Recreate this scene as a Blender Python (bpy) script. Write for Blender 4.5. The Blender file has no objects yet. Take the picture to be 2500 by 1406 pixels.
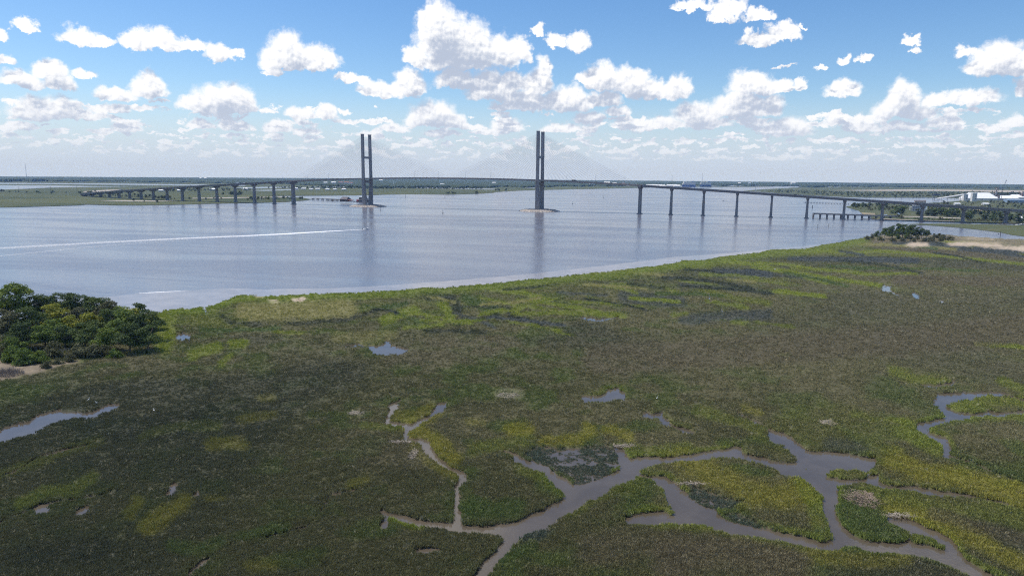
import bpy, bmesh, math, random
import numpy as np
from mathutils import Vector, Matrix
from mathutils.geometry import tessellate_polygon

S = bpy.context.scene
COL = S.collection
R = math.radians

# ------------------------------------------------------------------ camera
F_PX, CAM_H, PITCH, ROLL = 1655.25, 66.11, .163927, .007817
PW, PH = 2500, 1406
cam_d = bpy.data.cameras.new('camera')
cam = bpy.data.objects.new('camera', cam_d)
COL.objects.link(cam)
cam_d.sensor_fit = 'HORIZONTAL'
cam_d.sensor_width = 36.0
cam_d.lens = 36.0 * F_PX / PW
cam_d.clip_start = 1.0
cam_d.clip_end = 90000
cam.matrix_world = (Matrix.Translation((0, 0, CAM_H)) @ Matrix.Rotation(math.pi / 2 - PITCH, 4, 'X')
                    @ Matrix.Rotation(ROLL, 4, 'Z'))
S.camera = cam

# ------------------------------------------------------------------ render / exposure
S.render.engine = 'CYCLES'
S.view_settings.view_transform = 'Standard'
S.view_settings.look = 'None'
S.view_settings.gamma = 1
S.view_settings.exposure = 0.0
S.cycles.use_denoising = False
S.cycles.use_adaptive_sampling = False
S.cycles.pixel_filter_type = "BLACKMAN_HARRIS"
S.cycles.filter_width = 1.15
S.cycles.max_bounces = 5
S.cycles.diffuse_bounces = 2
S.cycles.glossy_bounces = 2
S.cycles.transmission_bounces = 2
S.cycles.transparent_max_bounces = 8
S.cycles.volume_bounces = 0
S.cycles.caustics_reflective = False
S.cycles.caustics_refractive = False
S.cycles.sample_clamp_indirect = 4.0

# ------------------------------------------------------------------ sun
SUN_EL = R(62)
SUN_H = Vector((-0.955, 0.297))            # horizontal direction towards the sun
SUN_DIR = Vector((SUN_H.x * math.cos(SUN_EL), SUN_H.y * math.cos(SUN_EL), math.sin(SUN_EL))).normalized()
sun_d = bpy.data.lights.new('sun', 'SUN')
sun_d.energy = 4.3
sun_d.angle = R(0.53)
sun_d.color = (1.0, .955, .89)
sun = bpy.data.objects.new('sun', sun_d)
COL.objects.link(sun)
sun.rotation_euler = (-SUN_DIR).to_track_quat('-Z', 'Y').to_euler()
sun.location = (-300, 100, 500)

# ------------------------------------------------------------------ pixel <-> ground helpers
_cr, _sr, _c, _s = math.cos(ROLL), math.sin(ROLL), math.cos(PITCH), math.sin(PITCH)

def ray(px, py):
    u, v = np.asarray(px, float) - PW / 2, np.asarray(py, float) - PH / 2
    uu = _cr * u + _sr * v
    vv = -_sr * u + _cr * v
    return uu, F_PX * _c - vv * _s, -F_PX * _s - vv * _c

def gnd(px, py, z=0.0):
    dx, dy, dz = ray(px, py)
    t = (z - CAM_H) / dz
    return dx * t, dy * t

def at(px, py, z=0.0):
    x, y = gnd(px, py, z)
    return Vector((float(x), float(y), z))

def to_px(x, y, z=0.0):
    zz = np.asarray(z, float) - CAM_H
    x = np.asarray(x, float); y = np.asarray(y, float)
    depth = y * _c - zz * _s
    up = y * _s + zz * _c
    u = F_PX * x / depth
    v = -F_PX * up / depth
    return PW / 2 + _cr * u - _sr * v, PH / 2 + _sr * u + _cr * v

def skydir(px, py):
    dx, dy, dz = ray(px, py)
    return math.atan2(float(dx), float(dy)), math.atan2(float(dz), math.hypot(float(dx), float(dy)))

# ------------------------------------------------------------------ world: Nishita sky + fair weather cumulus
class NT:
    """tiny helper to write node trees"""
    def __init__(self, tree):
        self.t = tree
    def n(self, typ, **kw):
        nd = self.t.nodes.new(typ)
        for k, v in kw.items():
            setattr(nd, k, v)
        return nd
    def put(self, sock, v):
        if isinstance(v, bpy.types.NodeSocket):
            self.t.links.new(v, sock)
        elif v is not None:
            sock.default_value = v
    def math(self, op, a, b=None, c=None, clamp=False):
        nd = self.n('ShaderNodeMath', operation=op, use_clamp=clamp)
        for i, v in enumerate((a, b, c)):
            if v is not None:
                self.put(nd.inputs[i], v)
        return nd.outputs[0]
    def vec(self, op, a, b=None, c=None):
        nd = self.n('ShaderNodeVectorMath', operation=op)
        for i, v in enumerate((a, b, c)):
            if v is not None:
                self.put(nd.inputs[i], v)
        return nd.outputs['Value'] if op in ('LENGTH', 'DOT_PRODUCT', 'DISTANCE') else nd.outputs[0]
    def smooth(self, v, a, b, x=0.0, y=1.0, kind='SMOOTHSTEP'):
        nd = self.n('ShaderNodeMapRange', interpolation_type=kind)
        self.put(nd.inputs[0], v)
        for i, q in enumerate((a, b, x, y)):
            self.put(nd.inputs[1 + i], q)
        return nd.outputs[0]
    def mix(self, f, a, b):
        nd = self.n('ShaderNodeMix', data_type='RGBA')
        self.put(nd.inputs[0], f); self.put(nd.inputs[6], a); self.put(nd.inputs[7], b)
        return nd.outputs[2]
    def noise(self, v, scale, detail=4.0, rough=.5, dist=0.0, dim='3D'):
        nd = self.n('ShaderNodeTexNoise', noise_dimensions=dim)
        self.put(nd.inputs['Vector'], v)
        self.put(nd.inputs['Scale'], scale); self.put(nd.inputs['Detail'], detail)
        self.put(nd.inputs['Roughness'], rough); self.put(nd.inputs['Distortion'], dist)
        return nd
    def comb(self, x, y, z=0.0):
        nd = self.n('ShaderNodeCombineXYZ')
        for i, v in enumerate((x, y, z)):
            self.put(nd.inputs[i], v)
        return nd.outputs[0]
    def sep(self, v):
        nd = self.n('ShaderNodeSeparateXYZ'); self.put(nd.inputs[0], v)
        return nd.outputs

# cumulus lobes as the photograph shows them: x, y of the flat base (photo pixels), half width, height
LOBES = [
 (-60,88,50,45),(0,88,32,36),(66,74,40,25),(190,98,62,48),(250,113,52,26),(345,114,56,50),(395,112,56,60),
 (455,122,62,34),(535,146,48,46),(580,142,26,24),(700,150,72,88),(770,156,66,62),(690,166,60,40),(665,180,32,12),
 (8,152,38,26),(120,180,62,44),(55,206,72,40),(150,212,52,36),(212,192,42,20),(362,222,62,54),(285,238,62,33),
 (95,280,86,54),(190,288,72,28),(150,272,62,45),(275,271,62,22),(342,268,32,12),
 (545,256,92,62),(598,264,44,58),(488,262,66,36),(560,273,64,14),(52,308,50,16),(310,317,48,24),
 (735,284,46,30),(797,283,40,36),(495,309,42,20),(570,311,46,28),(683,318,44,28),(752,326,44,16),(845,300,40,14),
 (1075,112,76,116),(1140,120,84,92),(1212,142,88,74),(1272,136,34,56),(1120,162,130,60),(1012,152,36,46),(1055,72,40,78),
 (1310,80,24,24),(1356,106,34,34),(1412,116,40,46),(868,202,54,26),(930,227,64,38),(1002,222,56,62),(848,190,40,14),
 (1110,207,58,44),(1200,228,86,64),(1252,206,42,46),(1325,196,30,66),(1308,216,46,62),(1280,258,74,46),
 (1382,258,72,58),(1452,252,62,32),(1228,264,46,22),(1470,206,50,66),(1436,201,46,30),(1540,216,60,60),
 (1592,232,62,48),(1652,227,42,54),(1482,248,42,32),(1060,296,72,58),(1112,306,36,40),(1018,302,42,28),
 (1440,291,48,26),(1512,276,42,26),(1838,220,84,52),(1902,217,44,32),(1952,216,24,22),(1800,272,94,58),
 (1880,268,46,48),(1700,287,72,50),(1600,312,94,30),(1722,308,84,26),(1528,312,42,20),
 (1690,16,64,30),(1770,38,60,44),(1860,47,50,34),(1848,104,68,30),(1906,94,50,40),(1950,70,18,10),
 (2222,107,28,24),(2226,131,22,18),(2410,166,78,54),(2436,166,84,76),(2360,134,36,30),(2484,168,34,52),(2560,190,80,70),
 (2058,229,58,42),(2006,167,18,12),(2066,152,20,22),(2108,148,18,18),(1916,166,30,8),
 (2200,256,54,68),(2178,282,66,44),(2282,252,50,34),(2372,246,84,38),(2240,284,60,34),(1922,323,74,48),(1990,310,34,12),
 (2490,220,30,42),(2098,312,62,36),(2200,317,90,22),(2292,302,42,22),(2472,301,38,28),(2430,316,44,18),
 (1235,317,48,34),(1372,321,70,24),(1150,316,40,16),(960,318,50,20),(1080,330,60,14),(900,330,40,14),
]
world = bpy.data.worlds.new('World')
S.world = world
world.use_nodes = True
wt = world.node_tree
wt.nodes.clear()
W = NT(wt)
gen = W.n('ShaderNodeTexCoord').outputs['Generated']
sky = W.n('ShaderNodeTexSky', sky_type='NISHITA', sun_disc=False)
sky.sun_elevation = SUN_EL
sky.sun_rotation = math.atan2(SUN_DIR.x, SUN_DIR.y)
sky.altitude = 60
sky.air_density = 1.0
sky.dust_density = 0.4
sky.ozone_density = 1.0
dx, dy, dz = W.sep(gen)
AZ = W.math('ARCTAN2', dx, dy)
EL = W.math('ARCSINE', dz)
PA = W.comb(AZ, EL)

def cumulus_group(name, lobes):
    """node group: position (azimuth, elevation) -> how deep inside a cloud"""
    g = bpy.data.node_groups.new(name, 'ShaderNodeTree')
    g.interface.new_socket('P', in_out='INPUT', socket_type='NodeSocketVector')
    g.interface.new_socket('F', in_out='OUTPUT', socket_type='NodeSocketFloat')
    G = NT(g)
    gi = g.nodes.new('NodeGroupInput').outputs[0]
    go = g.nodes.new('NodeGroupOutput')
    _, gel, _ = G.sep(gi)
    # ragged, cauliflower edges: the position is pushed about by noise of two sizes
    w1 = G.vec('SUBTRACT', G.noise(gi, 22, 2.0, .5, dim='2D').outputs['Color'], (.5, .5, .5))
    w2 = G.vec('SUBTRACT', G.noise(gi, 75, 5.0, .62, dim='2D').outputs['Color'], (.5, .5, .5))
    def scaled(v, k):
        nd = G.n('ShaderNodeVectorMath', operation='SCALE')
        G.put(nd.inputs[0], v); G.put(nd.inputs['Scale'], k)
        return nd.outputs[0]
    p = G.vec('ADD', G.vec('ADD', gi, scaled(w1, G.smooth(gel, .03, .22, .009, .026, 'LINEAR'))),
              scaled(w2, G.smooth(gel, .03, .22, .009, .026, 'LINEAR')))
    # noise laid on a plane at cloud height
    selv = G.math('MAXIMUM', G.math('ADD', gel, .035), .02)
    paz, _, _ = G.sep(p)
    cot = G.math('DIVIDE', 1.0, selv)
    cxy = G.comb(G.math('MULTIPLY', G.math('SINE', paz), cot), G.math('MULTIPLY', G.math('COSINE', paz), cot))
    pln = G.noise(cxy, 1.3, 5.0, .56, dim='2D').outputs['Fac']
    bump = G.noise(gi, 95, 3.0, .55, dim='2D').outputs['Fac']
    pl = G.math('ADD', pln, G.math('MULTIPLY', G.math('SUBTRACT', bump, .5), .22))
    if lobes:
        acc = None
        for (lx, ly, rx, ry) in lobes:
            a0, e0 = skydir(lx, ly)
            a1, _ = skydir(lx + rx, ly)
            _, e1 = skydir(lx, ly - ry)
            sa, se = 1 / max(.004, a1 - a0), 1 / max(.003, e1 - e0)
            q = G.vec('MULTIPLY_ADD', p, (sa, se, 0), (-a0 * sa, -e0 * se, 0))
            q = G.vec('MAXIMUM', q, G.vec('MULTIPLY', q, (-1, -3.2, 0)))
            L = G.vec('LENGTH', q)
            acc = L if acc is None else G.math('SMOOTH_MIN', acc, L, .13)
        thr = G.math('MULTIPLY_ADD', G.smooth(gel, .26, .34), -.49, 1.02)
        Fp = G.math('MULTIPLY', G.math('SUBTRACT', pl, thr), 3.4)
        # rows of small far cumulus under the big ones, smaller towards the horizon
        r1 = G.noise(G.vec('MULTIPLY', p, (22, 58, 0)), 1.0, 4.0, .55, dim='2D').outputs['Fac']
        r2 = G.noise(G.vec('MULTIPLY', p, (44, 128, 0)), 1.0, 4.0, .55, dim='2D').outputs['Fac']
        t1 = G.math('MULTIPLY_ADD', G.math('MULTIPLY', G.smooth(gel, .040, .062), G.smooth(gel, .12, .08)), -.52, 1.05)
        t2 = G.math('MULTIPLY_ADD', G.math('MULTIPLY', G.smooth(gel, .010, .026), G.smooth(gel, .072, .050)), -.56, 1.05)
        Fr = G.math('MAXIMUM', G.math('MULTIPLY', G.math('SUBTRACT', r1, t1), 4.6), G.math('MULTIPLY', G.math('SUBTRACT', r2, t2), 4.6))
        out = G.math('MAXIMUM', G.math('SUBTRACT', 1.0, acc), G.math('MAXIMUM', Fp, Fr))
    else:
        where = G.smooth(gel, .008, .05)
        thr = G.math('MULTIPLY_ADD', where, -.47, 1.02)
        out = G.math('MULTIPLY', G.math('SUBTRACT', pl, thr), 3.4)
    G.put(go.inputs[0], out)
    return g

SKY_GAIN, SKY_SAT, SKY_TINT = 0.125, 1.2, (.93, 1.0, 1.12)
skyc = W.vec('MULTIPLY', sky.outputs[0], tuple(SKY_GAIN * k for k in SKY_TINT))
skyn = W.n('ShaderNodeHueSaturation'); skyn.inputs['Saturation'].default_value = SKY_SAT
W.put(skyn.inputs['Color'], skyc)
SKYV = W.mix(W.smooth(EL, -.01, .125, 1.0, .0), skyn.outputs[0], (.58, .68, .85, 1))
stp = W.smooth(EL, .03, .25, .006, .024, 'LINEAR')
P1 = W.vec('ADD', PA, W.comb(W.math('MULTIPLY', stp, -.45), stp))
P2 = W.vec('ADD', PA, W.comb(W.math('MULTIPLY', stp, -1.1), W.math('MULTIPLY', stp, 2.3)))
# billows: two sizes of lumps, lit from the sun's side
def lumps(P):
    return W.math('ADD', W.math('MULTIPLY', W.noise(P, 48, 2.0, .5, dim='2D').outputs['Fac'], 1.0), W.math('MULTIPLY', W.noise(P, 120, 4.0, .62, dim='2D').outputs['Fac'], .75))
PR_ = W.vec('ADD', PA, W.comb(-.0022, .0040))
FINE = W.math('SUBTRACT', lumps(PR_), lumps(PA))
VEIL = W.smooth(EL, .0, .13, .62, .0)
AMAX = W.smooth(EL, .004, .06, .25, 1.0)

def sky_shader(name, lobes):
    g = cumulus_group(name, lobes)
    def field(P):
        nd = W.n('ShaderNodeGroup'); nd.node_tree = g
        W.put(nd.inputs[0], P)
        return nd.outputs[0]
    f0, f1 = field(PA), field(P1)
    alpha = W.smooth(f0, .0, .36)
    # how much cloud lies between this point and the sun (up and to the left)
    occ = W.math('MULTIPLY', W.math('MAXIMUM', f1, 0.0), .75 if lobes else 1.2)
    if lobes:
        occ = W.math('ADD', occ, W.math('MULTIPLY', W.math('MAXIMUM', field(P2), 0.0), .75))
    occ = W.math('ADD', occ, W.math('MULTIPLY', FINE, 1.0))
    lit = W.smooth(occ, -.02, 1.0, 1.0, 0.0)
    ccol = W.mix(lit, (.50, .57, .71, 1), (1.10, 1.10, 1.11, 1))
    ccol = W.mix(VEIL, ccol, (.66, .735, .87, 1))
    b = W.n('ShaderNodeBackground')
    W.put(b.inputs['Color'], W.mix(W.math('MULTIPLY', alpha, AMAX), SKYV, ccol))
    return b.outputs[0]

def mixsh(fac, a, b):
    nd = W.n('ShaderNodeMixShader')
    W.put(nd.inputs[0], fac)
    wt.links.new(a, nd.inputs[1]); wt.links.new(b, nd.inputs[2])
    return nd.outputs[0]

AZ0, AZ1, NSEC = -.80, .80, 8
def sector(i):
    lo, hi = AZ0 + (AZ1 - AZ0) * i / NSEC - .075, AZ0 + (AZ1 - AZ0) * (i + 1) / NSEC + .045
    sel = []
    for l in LOBES:
        if skydir(l[0] + l[2], l[1])[0] > lo and skydir(l[0] - l[2], l[1])[0] < hi:
            sel.append(l)
    return sky_shader('cumulus_field_%d' % i, sel)
def tree(i, j):
    if j - i == 1:
        return sector(i)
    m = (i + j) // 2
    return mixsh(W.math('GREATER_THAN', AZ, AZ0 + (AZ1 - AZ0) * m / NSEC), tree(i, m), tree(m, j))
front = tree(0, NSEC)
inside = W.math('MULTIPLY', W.math('LESS_THAN', W.math('ABSOLUTE', AZ), .80), W.math('LESS_THAN', EL, .345))
wo = W.n('ShaderNodeOutputWorld')
wt.links.new(mixsh(inside, sky_shader('cumulus_field', []), front), wo.inputs['Surface'])
world.cycles.sampling_method = 'MANUAL'
world.cycles.sample_map_resolution = 512

# ------------------------------------------------------------------ mesh and object helpers
def tag(o, label=None, cat=None, group=None, kind=None):
    if label: o['label'] = label
    if cat: o['category'] = cat
    if group: o['group'] = group
    if kind: o['kind'] = kind
    return o

def link(name, mesh, parent=None, mat=None):
    o = bpy.data.objects.new(name, mesh)
    COL.objects.link(o)
    if parent is not None:
        o.parent = parent
    if mat is not None and mesh is not None and not mesh.materials:
        mesh.materials.append(mat)
    return o

def empty(name, loc=(0, 0, 0), rz=0.0):
    o = bpy.data.objects.new(name, None)
    COL.objects.link(o)
    o.location = loc
    o.rotation_euler = (0, 0, rz)
    o.empty_display_size = 1
    return o

def np_mesh(name, co, quads=None, tris=None, smooth=False):
    m = bpy.data.meshes.new(name)
    co = np.asarray(co, np.float32).reshape(-1, 3)
    m.vertices.add(len(co))
    m.vertices.foreach_set('co', co.ravel())
    faces = []
    nq = 0 if quads is None else len(quads)
    nt = 0 if tris is None else len(tris)
    idx = np.concatenate([np.asarray(quads, np.int32).ravel() if nq else np.zeros(0, np.int32),
                          np.asarray(tris, np.int32).ravel() if nt else np.zeros(0, np.int32)])
    m.loops.add(len(idx))
    m.loops.foreach_set('vertex_index', idx)
    m.polygons.add(nq + nt)
    st = np.concatenate([np.arange(nq) * 4, nq * 4 + np.arange(nt) * 3]).astype(np.int32)
    m.polygons.foreach_set('loop_start', st)
    if smooth:
        m.polygons.foreach_set('use_smooth', np.ones(nq + nt, bool))
    m.update(calc_edges=True)
    return m

class MB:
    """collects simple solids and becomes one mesh"""
    def __init__(self):
        self.v, self.f = [], []
    def add(self, vs, fs):
        k = len(self.v)
        self.v += [tuple(v) for v in vs]
        self.f += [tuple(i + k for i in f) for f in fs]
        return self
    def box(self, c, d, rz=0.0, taper=1.0):
        hx, hy, hz = d[0] / 2, d[1] / 2, d[2] / 2
        cs, sn = math.cos(rz), math.sin(rz)
        vs = []
        for z, k in ((-hz, 1.0), (hz, taper)):
            for x, y in ((-hx, -hy), (hx, -hy), (hx, hy), (-hx, hy)):
                x2, y2 = x * k, y * k
                vs.append((c[0] + x2 * cs - y2 * sn, c[1] + x2 * sn + y2 * cs, c[2] + z))
        return self.add(vs, [(3, 2, 1, 0), (4, 5, 6, 7), (0, 1, 5, 4), (1, 2, 6, 5), (2, 3, 7, 6), (3, 0, 4, 7)])
    def loft(self, rings, cap=True):
        n = len(rings[0])
        vs = [p for r in rings for p in r]
        fs = []
        for i in range(len(rings) - 1):
            for j in range(n):
                k = (j + 1) % n
                fs.append((i * n + j, i * n + k, (i + 1) * n + k, (i + 1) * n + j))
        if cap:
            fs.append(tuple(reversed(range(n))))
            fs.append(tuple((len(rings) - 1) * n + j for j in range(n)))
        return self.add(vs, fs)
    def tube(self, a, b, r0, r1=None, n=6):
        a, b = Vector(a), Vector(b)
        r1 = r0 if r1 is None else r1
        d = (b - a).normalized()
        u = d.orthogonal().normalized(); w = d.cross(u)
        rings = []
        for p, r in ((a, r0), (b, r1)):
            rings.append([tuple(p + u * (math.cos(2 * math.pi * i / n) * r) + w * (math.sin(2 * math.pi * i / n) * r)) for i in range(n)])
        return self.loft(rings)
    def prism(self, pts, z0, z1):
        n = len(pts)
        a = sum(pts[i][0] * pts[(i + 1) % n][1] - pts[(i + 1) % n][0] * pts[i][1] for i in range(n))
        if a < 0:
            pts = list(reversed(pts))
        vs = [(x, y, z0) for x, y in pts] + [(x, y, z1) for x, y in pts]
        k = len(self.v)
        self.v += vs
        for i in range(n):
            j = (i + 1) % n
            self.f.append((k + i, k + j, k + n + j, k + n + i))
        for t in tessellate_polygon([[Vector((x, y, 0)) for x, y in pts]]):
            a, b, c = t
            A, B, C_ = pts[a], pts[b], pts[c]
            if (B[0] - A[0]) * (C_[1] - A[1]) - (B[1] - A[1]) * (C_[0] - A[0]) < 0:
                a, c = c, a
            self.f.append((k + n + a, k + n + b, k + n + c))
            self.f.append((k + c, k + b, k + a))
        return self
    def mesh(self, name):
        m = bpy.data.meshes.new(name)
        m.from_pydata(self.v, [], self.f)
        m.update()
        return m
    def build(self, name, mat, parent=None):
        return link(name, self.mesh(name), parent, mat)

def copy_tree(o, parent=None):
    c = o.copy(); COL.objects.link(c); c.parent = parent
    for ch in o.children:
        copy_tree(ch, c)
    return c

# value noise for building things (not for materials)
_rng = np.random.default_rng(11)
_tab = _rng.random((256, 256)).astype(np.float32)
def vnoise(x, y):
    xi, yi = np.floor(x).astype(int), np.floor(y).astype(int)
    fx, fy = x - xi, y - yi
    fx = fx * fx * (3 - 2 * fx); fy = fy * fy * (3 - 2 * fy)
    a = _tab[xi & 255, yi & 255]; b = _tab[(xi + 1) & 255, yi & 255]
    c = _tab[xi & 255, (yi + 1) & 255]; d = _tab[(xi + 1) & 255, (yi + 1) & 255]
    return (a * (1 - fx) + b * fx) * (1 - fy) + (c * (1 - fx) + d * fx) * fy
def fbm(x, y, n=4):
    s, a, t = 0, 1.0, 0
    for i in range(n):
        s = s + a * vnoise(x * 2 ** i + 17.3 * i, y * 2 ** i + 5.1 * i); t += a; a *= .5
    return s / t

# ------------------------------------------------------------------ materials
def srgb(r, g, b):
    f = lambda c: (c / 255 / 12.92) if c <= 10 else ((c / 255 + .055) / 1.055) ** 2.4
    return (f(r), f(g), f(b), 1)

MATS = {}
def mat_new(name):
    m = bpy.data.materials.new(name)
    m.use_nodes = True
    m.node_tree.nodes.clear()
    M = NT(m.node_tree)
    out = M.n('ShaderNodeOutputMaterial')
    b = M.n('ShaderNodeBsdfPrincipled')
    m.node_tree.links.new(b.outputs[0], out.inputs['Surface'])
    MATS[name] = m
    return m, M, b, out

def simple(name, col, rough=.8, var=.12, scale=1.0, metal=0.0, spec=.3, streak=False):
    """painted / cast surface with soft mottling in object space"""
    m, M, b, out = mat_new(name)
    pos = M.n('ShaderNodeNewGeometry').outputs['Position']
    if streak:
        pos2 = M.vec('MULTIPLY', pos, (1, 1, .12))
        nz = M.noise(pos2, scale, 5, .6).outputs['Fac']
    else:
        nz = M.noise(pos, scale, 5, .6).outputs['Fac']
    k = M.smooth(nz, .25, .75, 1 - var, 1 + var, 'LINEAR')
    c = M.n('ShaderNodeVectorMath', operation='SCALE'); c.inputs[0].default_value = col[:3]; M.put(c.inputs['Scale'], k)
    M.put(b.inputs['Base Color'], c.outputs[0])
    b.inputs['Roughness'].default_value = rough
    b.inputs['Metallic'].default_value = metal
    b.inputs['Specular IOR Level'].default_value = spec
    return m

CONCRETE = simple('tower_concrete', (.23, .225, .225), .85, .22, .22, streak=True)
DECKC = simple('deck_concrete', (.25, .225, .205), .85, .16, .3)
FASCIA = simple('girder_concrete', (.20, .20, .205), .85, .15, .3)
ASPH = simple('road_asphalt', (.07, .07, .072), .9, .15, .8)
CABLE = simple('cable_sheath', (.52, .54, .58), .4, .06, 2.0)
STEEL = simple('galvanised_steel', (.35, .36, .37), .5, .1, 2.0, .4)
WHITE = simple('white_paint', (.8, .8, .79), .45, .05, 1.0)
WROOF = simple('white_metal_roof', (.82, .83, .83), .45, .06, .15)
WWALL = simple('white_sheet_wall', (.62, .61, .58), .6, .16, .2)
GREYM = simple('grey_metal', (.30, .30, .31), .5, .15, .6)
DARKM = simple('dark_steel', (.055, .06, .075), .55, .2, .8)
RUST = simple('rust_steel', (.20, .10, .07), .7, .3, .7)
BLUEP = simple('blue_paint', (.045, .10, .30), .45, .1, .2)
BLUEW = simple('blue_roof', (.22, .30, .40), .5, .1, .2)
TIMBER = simple('weathered_timber', (.11, .095, .08), .9, .3, 1.2)
PILE = simple('tarred_pile', (.045, .04, .04), .8, .3, 1.5)
TARROOF = simple('grey_roof', (.13, .115, .12), .8, .2, .5)
REDROOF = simple('red_brown_roof', (.30, .14, .11), .8, .2, .5)
BEIGE = simple('beige_stucco', (.50, .42, .34), .85, .12, .4)
GLASSD = simple('dark_window_glass', (.03, .035, .045), .12, .1, .5, spec=.6)
ROCKM = simple('pale_riprap', (.42, .37, .32), .9, .35, .35)
RUBBER = simple('rubber', (.02, .02, .02), .8, .1, 1.0)
REDP = simple('red_paint', (.45, .05, .04), .5, .1, 1.0)
GREENP = simple('green_paint', (.03, .16, .08), .5, .1, 1.0)
BARK = simple('bark', (.13, .105, .085), .95, .3, .9)
DEADW = simple('dead_wood', (.42, .38, .34), .95, .25, .9)
BIRDW = simple('white_feathers', (.85, .85, .83), .8, .04, 4.0)
SKINY = simple('skin', (.42, .26, .19), .6, .05, 3.0)

def leaf_mat(name, c0, c1, trans=.25):
    """foliage: colour varies leaf to leaf and from plant to plant"""
    m, M, b, out = mat_new(name)
    geo = M.n('ShaderNodeNewGeometry')
    oi = M.n('ShaderNodeObjectInfo')
    nz = M.noise(geo.outputs['Position'], .35, 3, .6).outputs['Fac']
    f = M.math('ADD', M.math('MULTIPLY', nz, .9), M.math('MULTIPLY', oi.outputs['Random'], .5))
    f = M.math('ADD', f, M.math('MULTIPLY', geo.outputs['Random Per Island'], .35))
    c = M.mix(M.smooth(f, .35, 1.25, 0, 1, 'LINEAR'), c0, c1)
    M.put(b.inputs['Base Color'], c)
    b.inputs['Roughness'].default_value = .65
    b.inputs['Specular IOR Level'].default_value = .12
    tr = M.n('ShaderNodeBsdfTranslucent'); M.put(tr.inputs['Color'], c)
    mx = M.n('ShaderNodeMixShader'); mx.inputs[0].default_value = trans
    m.node_tree.links.new(b.outputs[0], mx.inputs[1]); m.node_tree.links.new(tr.outputs[0], mx.inputs[2])
    m.node_tree.links.new(mx.outputs[0], out.inputs['Surface'])
    return m

LEAF_DARK = leaf_mat('oak_leaves', (.046, .074, .026, 1), (.128, .168, .048, 1))
LEAF_MID = leaf_mat('green_leaves', (.080, .132, .028, 1), (.195, .245, .044, 1))
LEAF_LIME = leaf_mat('bright_leaves', (.190, .220, .030, 1), (.340, .325, .048, 1))
LEAF_OLIVE = leaf_mat('olive_scrub_leaves', (.085, .090, .044, 1), (.165, .165, .078, 1))
LEAF_FAR = leaf_mat('far_leaves', (.030, .046, .020, 1), (.085, .105, .038, 1))
TWIG = leaf_mat('grey_twigs', (.20, .17, .15, 1), (.32, .28, .24, 1), .05)

# water: silty estuary, brown from above, mirror of the sky at a low angle
def water_mat():
    m, M, b, out = mat_new('estuary_water')
    geo = M.n('ShaderNodeNewGeometry')
    pos = geo.outputs['Position']
    # slicks and current lines, long and thin, drawn out along the stream
    rot = M.n('ShaderNodeVectorRotate'); rot.rotation_type = 'Z_AXIS'
    M.put(rot.inputs['Vector'], pos); rot.inputs['Angle'].default_value = R(14)
    wob = M.noise(pos, .004, 2, .5).outputs['Color']
    sp = M.vec('ADD', M.vec('MULTIPLY', rot.outputs[0], (.0024, .018, 1)), M.vec('MULTIPLY', wob, (.8, 1.6, 0)))
    sl = M.noise(sp, 1.0, 4, .55).outputs['Fac']
    sp2 = M.vec('ADD', M.vec('MULTIPLY', rot.outputs[0], (.010, .075, 1)), M.vec('MULTIPLY', wob, (1.5, 3, 0)))
    sl2 = M.noise(sp2, 1.0, 4, .6).outputs['Fac']
    slick = M.smooth(M.math('ADD', M.math('MULTIPLY', sl, .7), M.math('MULTIPLY', sl2, .3)), .40, .60)
    silt = M.noise(pos, .006, 4, .6).outputs['Fac']
    col = M.mix(M.smooth(silt, .35, .65), (.122, .127, .156, 1), (.154, .153, .172, 1))
    M.put(b.inputs['Base Color'], col)
    b.inputs['IOR'].default_value = 1.333
    b.inputs['Specular IOR Level'].default_value = .62
    M.put(b.inputs['Roughness'], M.smooth(slick, 0, 1, .24, .16, 'LINEAR'))
    w1 = M.noise(M.vec('MULTIPLY', rot.outputs[0], (.55, .95, 1)), .9, 3, .6).outputs['Fac']
    w2 = M.noise(M.vec('MULTIPLY', rot.outputs[0], (.08, .16, 1)), 1.0, 3, .6).outputs['Fac']
    hgt = M.math('ADD', w1, M.math('MULTIPLY', w2, 2.5))
    bp = M.n('ShaderNodeBump')
    M.put(bp.inputs['Strength'], M.smooth(slick, 0, 1, .35, .23, 'LINEAR'))
    bp.inputs['Distance'].default_value = .35
    M.put(bp.inputs['Height'], hgt)
    M.put(b.inputs['Normal'], bp.outputs[0])
    return m
WATER = water_mat()

def creek_mat(name, c0, c1, rough=.12, bump=.06):
    m, M, b, out = mat_new(name)
    pos = M.n('ShaderNodeNewGeometry').outputs['Position']
    nz = M.noise(pos, .08, 5, .6, .6).outputs['Fac']
    M.put(b.inputs['Base Color'], M.mix(M.smooth(nz, .35, .65), c0, c1))
    b.inputs['IOR'].default_value = 1.333
    b.inputs['Specular IOR Level'].default_value = 1.0
    b.inputs['Roughness'].default_value = rough
    bp = M.n('ShaderNodeBump'); bp.inputs['Strength'].default_value = bump; bp.inputs['Distance'].default_value = .2
    M.put(bp.inputs['Height'], M.noise(pos, 1.4, 3, .6).outputs['Fac'])
    M.put(b.inputs['Normal'], bp.outputs[0])
    return m
CREEK = creek_mat('creek_water', (.080, .064, .045, 1), (.104, .084, .060, 1), .07)
MUDFLAT = creek_mat('mudflat_shallows', (.215, .192, .188, 1), (.285, .255, .245, 1), .20, .10)

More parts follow.
